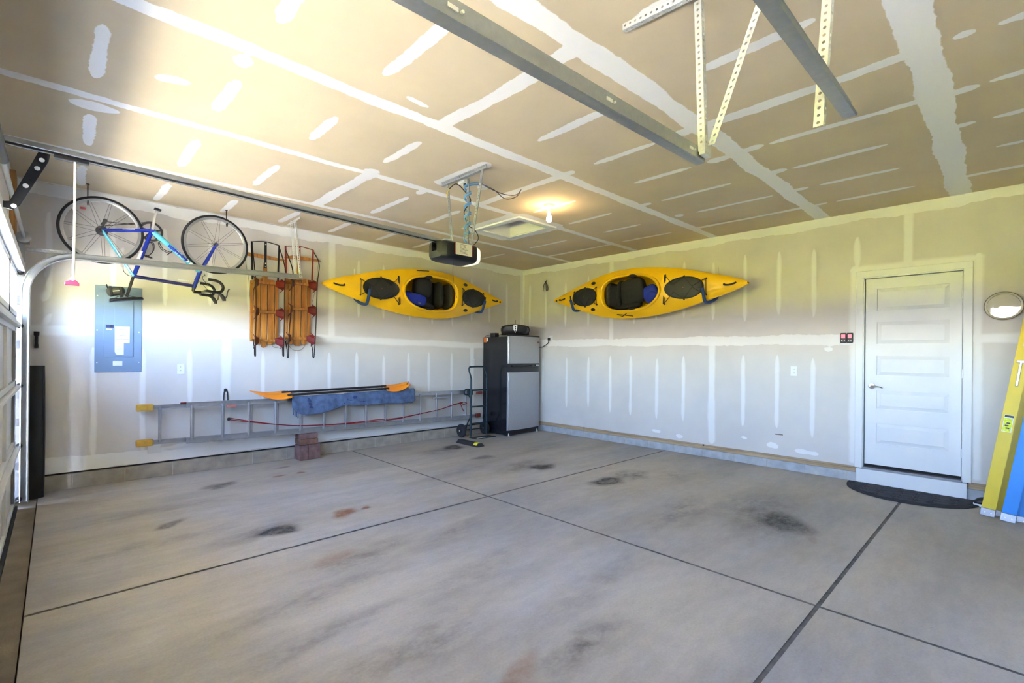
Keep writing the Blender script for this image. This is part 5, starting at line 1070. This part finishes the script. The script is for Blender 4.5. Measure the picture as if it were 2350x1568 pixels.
ad = thing('power_adapter', 'small black adapter box on the refrigerator left of the boombox', 'adapter', fp(.07, .42, 1.72))
MB().obox(fp(.08, .45, 1.757), FE*.05, FN*.06, V((0, 0, .036))).build('case', M_BLACK, ad, bevel=.006); MB().tube(spline([fp(.03, .50, 1.745), fp(-.0, .56, 1.752), fp(.02, .62, 1.728)], 5), .004, 6).tube(spline([fp(.13, .42, 1.74), fp(.16, .38, 1.77), fp(.19, .36, 1.76)], 5), .004, 6).build('cable', M_BLACK, ad, smooth=True)

# ------------------------------------------------------------------ hand truck
M_TEALD = mat('truck_green', lin(22, 48, 56), .4, var=.1, vscale=20)
ht = thing('hand_truck', 'dark green hand truck standing left of the refrigerator', 'hand truck', (5.25, 6.33, 0)); hx0, hx1, hy = 5.07, 5.385, 6.31
hd = spline([(hx0+.012, hy, .98), (hx0-.005, hy, 1.05), (hx0-.03, hy+.01, 1.14), (hx0-.02, hy+.012, 1.185), (hx0+.03, hy+.012, 1.198), (hx1-.06, hy+.012, 1.198), (hx1-.01, hy+.012, 1.185), (hx1+.02, hy+.01, 1.13), (hx1+.045, hy, 1.04), (hx1+.05, hy, .98)], 5)
MB().tube(hd, .0135, 10).build('handle', M_TEALD, ht, smooth=True)
for x in (hx0+.012, hx1+.045):
    MB().tube([(x, hy, .02), (x, hy, 1.0)], .0165, 10).build('upright', M_TEALD, ht, smooth=True)
    MB().tube(spline([(x, hy+.02, .34), (x, hy+.08, .25), (x, hy+.13, .14), (x, hy+.13, .11)], 4), .011, 8).build('axle_bracket', M_TEALD, ht, smooth=True)
for z, r in ((.80, .016), (.52, .012), (.235, .012)): MB().tube([(hx0+.012, hy, z), (hx1+.045, hy, z)], r, 8).build('cross_bar', M_TEALD, ht, smooth=True)
MB().tube([(hx0-.11, hy+.13, .115), (hx1+.14, hy+.13, .115)], .009, 8).build('axle', M_BLACKM, ht)
for x in (hx0-.085, hx1+.115):
    w = MB().lathe([(.04, -.028), (.085, -.032), (.108, -.022), (.115, 0), (.108, .022), (.085, .032), (.04, .028)], (x, hy+.13, .115), (1, 0, 0), 28).build('wheel', M_RUBBER, ht, smooth=True)
    MB().lathe([(.0, -.034), (.02, -.034), (.05, -.022), (.06, -.02), (.06, .02), (.05, .022), (0, .034)], (x, hy+.13, .115), (1, 0, 0), 20).build('wheel_hub', M_BLACKM, w, smooth=True); MB().lathe([(.0, -.045), (.012, -.045), (.012, -.03)], (x, hy+.13, .115), (1, 0, 0), 10).build('axle_nut', M_ZINC, w)
MB().box(hx0-.03, hx1+.09, hy-.20, hy-.01, .003, .010).build('toe_plate', M_TEALD, ht); MB().box(hx0+.02, hx0+.2, hy-.18, hy-.14, .010, .012).build('toe_label', M_PLATEW, ht)
MB().tube(spline([(hx0+.05, hy+.02, .81), (hx0-.06, hy+.03, .82), (hx0-.11, hy+.03, .79), (hx0-.10, hy+.03, .74), (hx0-.03, hy+.03, .72), (hx0+.01, hy+.02, .68)], 5), .012, 8).build('folding_brace', M_TEALD, ht, smooth=True)
MB().box(hx0-.04, hx0+.06, hy+.01, hy+.05, .72, .80).build('latch_plate', M_TEALD, ht, bevel=.006); MB().box(hx0+.14, hx0+.25, hy-.02, hy+.03, .73, .775).build('strap_buckle', mat('buckle', lin(110, 45, 35), .5), ht, bevel=.006)

# ------------------------------------------------------------------ rubber parking stop
ps = thing('parking_stop', 'black rubber parking stop with a yellow stripe', 'parking stop', (4.68, 5.82, 0)); e1 = V((4.69, 5.58, 0)); e2 = V((4.69, 6.10, 0))
sec = [(-.075, 0), (-.06, .022), (-.03, .052), (.03, .052), (.06, .022), (.075, 0)]
MB().prism(sec, e1, (1, 0, 0), (0, 0, 1), e2-e1).build('body', M_RUBBER, ps, bevel=.003)
MB().prism([(a*1.02, b*1.03+.0008) for a, b in sec[1:5]]+[(a*.98, b*.9) for a, b in reversed(sec[1:5])], e1+V((0, .03, 0)), (1, 0, 0), (0, 0, 1), (0, .085, 0)).build('yellow_stripe', mat('stripe_yellow', lin(235, 225, 60), .5), ps)

# ------------------------------------------------------------------ door mat
mt = thing('door_mat', 'half round black rubber door mat at the step', 'door mat', (6.2, .73, 0)); N = 60; pc = (XR-.055, .735)
edge = []
for i in range(N+1):
    a = PI*i/N; edge.append((pc[0]-.60*math.sin(a)**.85, pc[1]+.545*math.cos(a)))
back = []
for i in range(1, 60):
    t = i/60; back.append((pc[0]+.012*abs(math.sin(t*PI*11)), pc[1]-.545+1.09*t))
poly = edge+back
MB().prism(poly, (0, 0, 0), (1, 0, 0), (0, 1, 0), (0, 0, .012)).build('base', M_RUBBER, mt, bevel=.003)
for k in range(7):
    for i in range(5 if k else 0):
        cx, cyv = pc[0]-.09-.105*((i+k) % 5), pc[1]-.42+.14*k; R_ = .10
        if abs((cyv-pc[1])/.545)**2+((pc[0]-cx)/.6)**2 > .66: continue
        for rr in (.095, .065, .035): MB().tube([(cx+rr*math.cos(a)-.02, cyv+rr*math.sin(a), 0.0140) for a in np.linspace(PI*.55, PI*1.45, 9)], .0065, 5).build('ridge', mat('ridge_rubber', (.055, .052, .055), .75), mt, smooth=True)
for q in (.97, .90): MB().tube([(pc[0]-.60*q*math.sin(PI*i/N)**.85, pc[1]+.545*q*math.cos(PI*i/N), .0125) for i in range(1, N)], .0045, 5).build('rim_ridge', M_RUBBER, mt, smooth=True)

# ------------------------------------------------------------------ wall clock
ck = thing('wall_clock', 'round wall clock with pale face beside the house door', 'clock', (ROOM_X-.02, .062, 1.775)); cc = V((ROOM_X, .064, 1.910)); CR = .128
MB().lathe([(CR, 0), (CR+.008, .012), (CR+.008, .028), (CR+.002, .036), (CR-.012, .034), (CR-.014, .02)], cc, (-1, 0, 0), 48).build('rim', mat('clock_rim', (.30, .27, .19), .35, .5), ck, smooth=True)
MB().lathe([(.0, .014), (CR-.005, .014)], cc, (-1, 0, 0), 40).build('face', mat('clock_face', (.88, .88, .80), .6), ck)
for k in range(12):
    if k == 0: continue
    a = PI/2-2*PI*k/12; d = V((0, -math.cos(a), math.sin(a))); MB().beam(cc+V((-.0146, 0, 0))+d*.082, cc+V((-.0146, 0, 0))+d*.105, .003, .0008, d.cross(V((1, 0, 0)))).build('hour_mark', M_BLACK, ck)
text_mb('12', cc+V((-.0152, .004, .094)), (0, -1, 0), (0, 0, 1), .042, (0, 0, 0)).build('numeral', M_BLACK, ck)
MB().beam(cc+V((-.016, 0, -.015)), cc+V((-.016, -.004, .062)), .006, .001, (0, 1, 0)).build('hour_hand', M_BLACK, ck); MB().beam(cc+V((-.0172, 0, -.02)), cc+V((-.0172, .006, .088)), .004, .001, (0, 1, 0)).build('minute_hand', M_BLACK, ck)
M_CGL = bpy.data.materials.new('clock_glass'); M_CGL.use_nodes = True; _n = M_CGL.node_tree.nodes; _l = M_CGL.node_tree.links; _t = _n.new('ShaderNodeBsdfTransparent'); _g = _n.new('ShaderNodeBsdfGlossy'); _g.inputs['Roughness'].default_value = .0
_m = _n.new('ShaderNodeMixShader'); _f = _n.new('ShaderNodeFresnel'); _f.inputs[0].default_value = 1.6; _l.new(_f.outputs[0], _m.inputs[0]); _l.new(_t.outputs[0], _m.inputs[1]); _l.new(_g.outputs[0], _m.inputs[2]); _l.new(_m.outputs[0], _n['Material Output'].inputs[0])
MB().lathe([(.0, .029), (CR-.012, .028)], cc, (-1, 0, 0), 40).build('glass', M_CGL, ck)
ck.rotation_euler = (0, -.027, 0)      # hangs from one nail, so it tips a little forward
# door opener wall buttons
for i, (y0, lb) in enumerate(((1.353, 'black wall button with red light, left of the pair by the door'), (1.290, 'black wall button with red light, right of the pair nearest the door'))):
    wb = thing('wall_button', lb, 'button', (ROOM_X, y0, 1.572), 'garage door wall buttons')
    MB().box(ROOM_X-.018, ROOM_X, y0-.030, y0+.030, 1.572, 1.688).build('case', M_BLACK, wb, bevel=.008)
    MB().box(ROOM_X-.0205, ROOM_X-.0175, y0-.019, y0+.019, 1.628, 1.670).build('lit_button', mat('red_glow', lin(230, 80, 85), .4, emit=lin(255, 70, 80), estr=.12), wb, bevel=.003)
    for dy in (-.012, .012): MB().box(ROOM_X-.02, ROOM_X-.0175, y0+dy-.006, y0+dy+.006, 1.592, 1.606).build('small_button', mat('button_pale', (.55, .5, .48), .4), wb, bevel=.002)
# small hook with cord by the corner
sh = thing('wall_hook', 'small black hook with hanging cord between the kayaks', 'hook', (ROOM_X, 5.97, 2.58))
MB().tube(spline([(ROOM_X-.01, 6.02, 2.78), (ROOM_X-.03, 5.98, 2.76), (ROOM_X-.04, 5.94, 2.79)], 5), .008, 6).build('hook_arm', M_BLACKM, sh); MB().tube(spline([(ROOM_X-.03, 5.98, 2.76), (ROOM_X-.03, 5.94, 2.70), (ROOM_X-.03, 5.92, 2.62), (ROOM_X-.03, 5.96, 2.60), (ROOM_X-.03, 5.97, 2.68), (ROOM_X-.03, 5.98, 2.76)], 6), .007, 6).tube(spline([(ROOM_X-.02, 6.0, 2.76), (ROOM_X-.02, 6.04, 2.70), (ROOM_X-.02, 6.05, 2.60)], 5), .005, 6).build('cord_loop', mat('cord_green', (.03, .04, .028), .6), sh, smooth=True)

# ------------------------------------------------------------------ fibreglass step ladders leaning by the clock
def step_ladder(label, foot, lean, col, mname, hgt, labels):
    r = thing('step_ladder', label, 'ladder', foot, 'folded step ladders'); m = mat(mname, col, .42, var=.04, vscale=6); f = V(foot); U = V(lean).normalized(); Wd = V((0.02, -1, 0)); Wd = (Wd-U*Wd.dot(U)).normalized(); Nn = U.cross(Wd)
    if Nn.x < 0: Nn = -Nn
    wid = .46
    for k, (off, rear) in enumerate(((0, 0), (wid, 0), (.074, 1), (wid-.074, 1))):
        top_in = .04 if off < .1 else -.04
        p = f+Wd*off+Nn*(.075 if rear else 0); q = p+U*(hgt*(.95 if rear else 1))+Wd*top_in
        w = .085 if not rear else .055; mb = MB(); sg = 1 if off < .1 else -1
        mb.beam(p+U*.06, q, w, .006, Wd); mb.beam(p+U*.06+Wd*(-w/2)+Nn*.016, q+Wd*(-w/2)+Nn*.016, .006, .034, Wd); mb.beam(p+U*.06+Wd*(w/2)+Nn*.016, q+Wd*(w/2)+Nn*.016, .006, .034, Wd)
        rl_ = mb.build('front_rail' if rear else 'rear_rail', m, r)
        MB().beam(p-U*.005, p+U*.065, w+.012, .05, Wd).build('foot_shoe', M_ALU, rl_, bevel=.005)
        for t in (.03,): 
            for s_ in (-.02, .02): MB().lathe([(.0, .0), (.006, .001), (.007, -.003)], p+U*t+Wd*s_-Nn*.027, -Nn, 8).build('rivet', M_ZINC, rl_)
    for k in range(1, int(hgt/.30)):
        a = f+U*(.30*k)+Wd*(.10+.04*.3*k/hgt); b = f+U*(.30*k)+Wd*(wid-.10-.04*.3*k/hgt); MB().beam(a+Nn*.125, b+Nn*.125, .07, .025, Nn).build('step', M_ALU, r)
    MB().obox(f+U*(hgt+.02)+Wd*wid/2+Nn*.06, Wd*(wid/2-.02), Nn*.09, U*.03).build('top_cap', m, r, bevel=.01)
    if labels:
        pz = lambda t, w0: f+U*t+Wd*(w0+.04*t/hgt)-Nn*.0045
        lbm = mat('caution_yellow', lin(215, 225, 20), .5, var=.25, vscale=90)
        lb_ = MB().obox(pz(.84, .0), Wd*.03, U*.075, Nn*.001).build('warning_label', M_PLATEW, r); MB().obox(pz(.83, .0)-Nn*.0014, Wd*.026, U*.06, Nn*.0006).build('label_print', lbm, lb_); MB().obox(pz(.905, .0)-Nn*.0014, Wd*.028, U*.009, Nn*.0008).build('label_header', M_BLACK, lb_)
        for k in range(3): MB().obox(pz(.80+k*.022, .004*(-1)**k)-Nn*.0022, Wd*.012, U*.006, Nn*.0003).build('label_mark', M_BLACK, lb_)
        bt = MB().obox(pz(1.29, .0)-Nn*.004, Wd*.009, U*.11, Nn*.004).obox(pz(1.40, .0)-Nn*.004, Wd*.03, U*.012, Nn*.004).build('spreader_bracket', M_ALU, r, bevel=.003)
        l2 = MB().obox(pz(1.60, .015), Wd*.026, U*.06, Nn*.001).build('spec_label', M_PLATEW, r); MB().obox(pz(1.64, .015)-Nn*.0014, Wd*.022, U*.012, Nn*.0006).build('label_print', M_RED, l2)
    return r
step_ladder('yellow fibreglass step ladder leaning beside the clock', (6.035, .150, 0), (.20, -.225, 1.74), lin(226, 196, 20), 'fibreglass_yellow', 2.25, True)
step_ladder('blue fibreglass step ladder in front of the yellow ladder', (5.955, .022, 0), (.26, -.225, 1.74), lin(10, 135, 225), 'fibreglass_blue', 1.75, False)
# shoe beside the ladder
se = thing('shoe', 'black shoe with white sole behind the yellow ladder foot', 'shoe', (6.42, .17, 0))
rows = []
for i in range(13):
    t = i/12; y0 = .245-.27*t; w = .048*(math.sin(PI*min(1, .1+.9*t))**.35)*(.8+.2*math.cos(t*4)); h = float(np.interp(t, [0, .1, .35, .6, .75, 1], [.025, .055, .07, .10, .095, .085])); rows.append([V((6.36+w*math.cos(a)*1.0, y0, .028+max(0, math.sin(a))*h)) for a in np.linspace(0, PI, 9)])
MB().grid(rows).build('upper', M_BLACK, se, smooth=True, solid=.004)
MB().prism([(6.36+.053*math.cos(a), .11+.145*math.sin(a)) for a in np.linspace(0, 2*PI, 28)[:-1]], (0, 0, 0), (1, 0, 0), (0, 1, 0), (0, 0, .03)).build('sole', M_PLATEW, se, bevel=.006)

for k in ('lens_glow', 'red_glow'): MATS[k].cycles.emission_sampling = 'NONE'     # too weak to be worth light samples
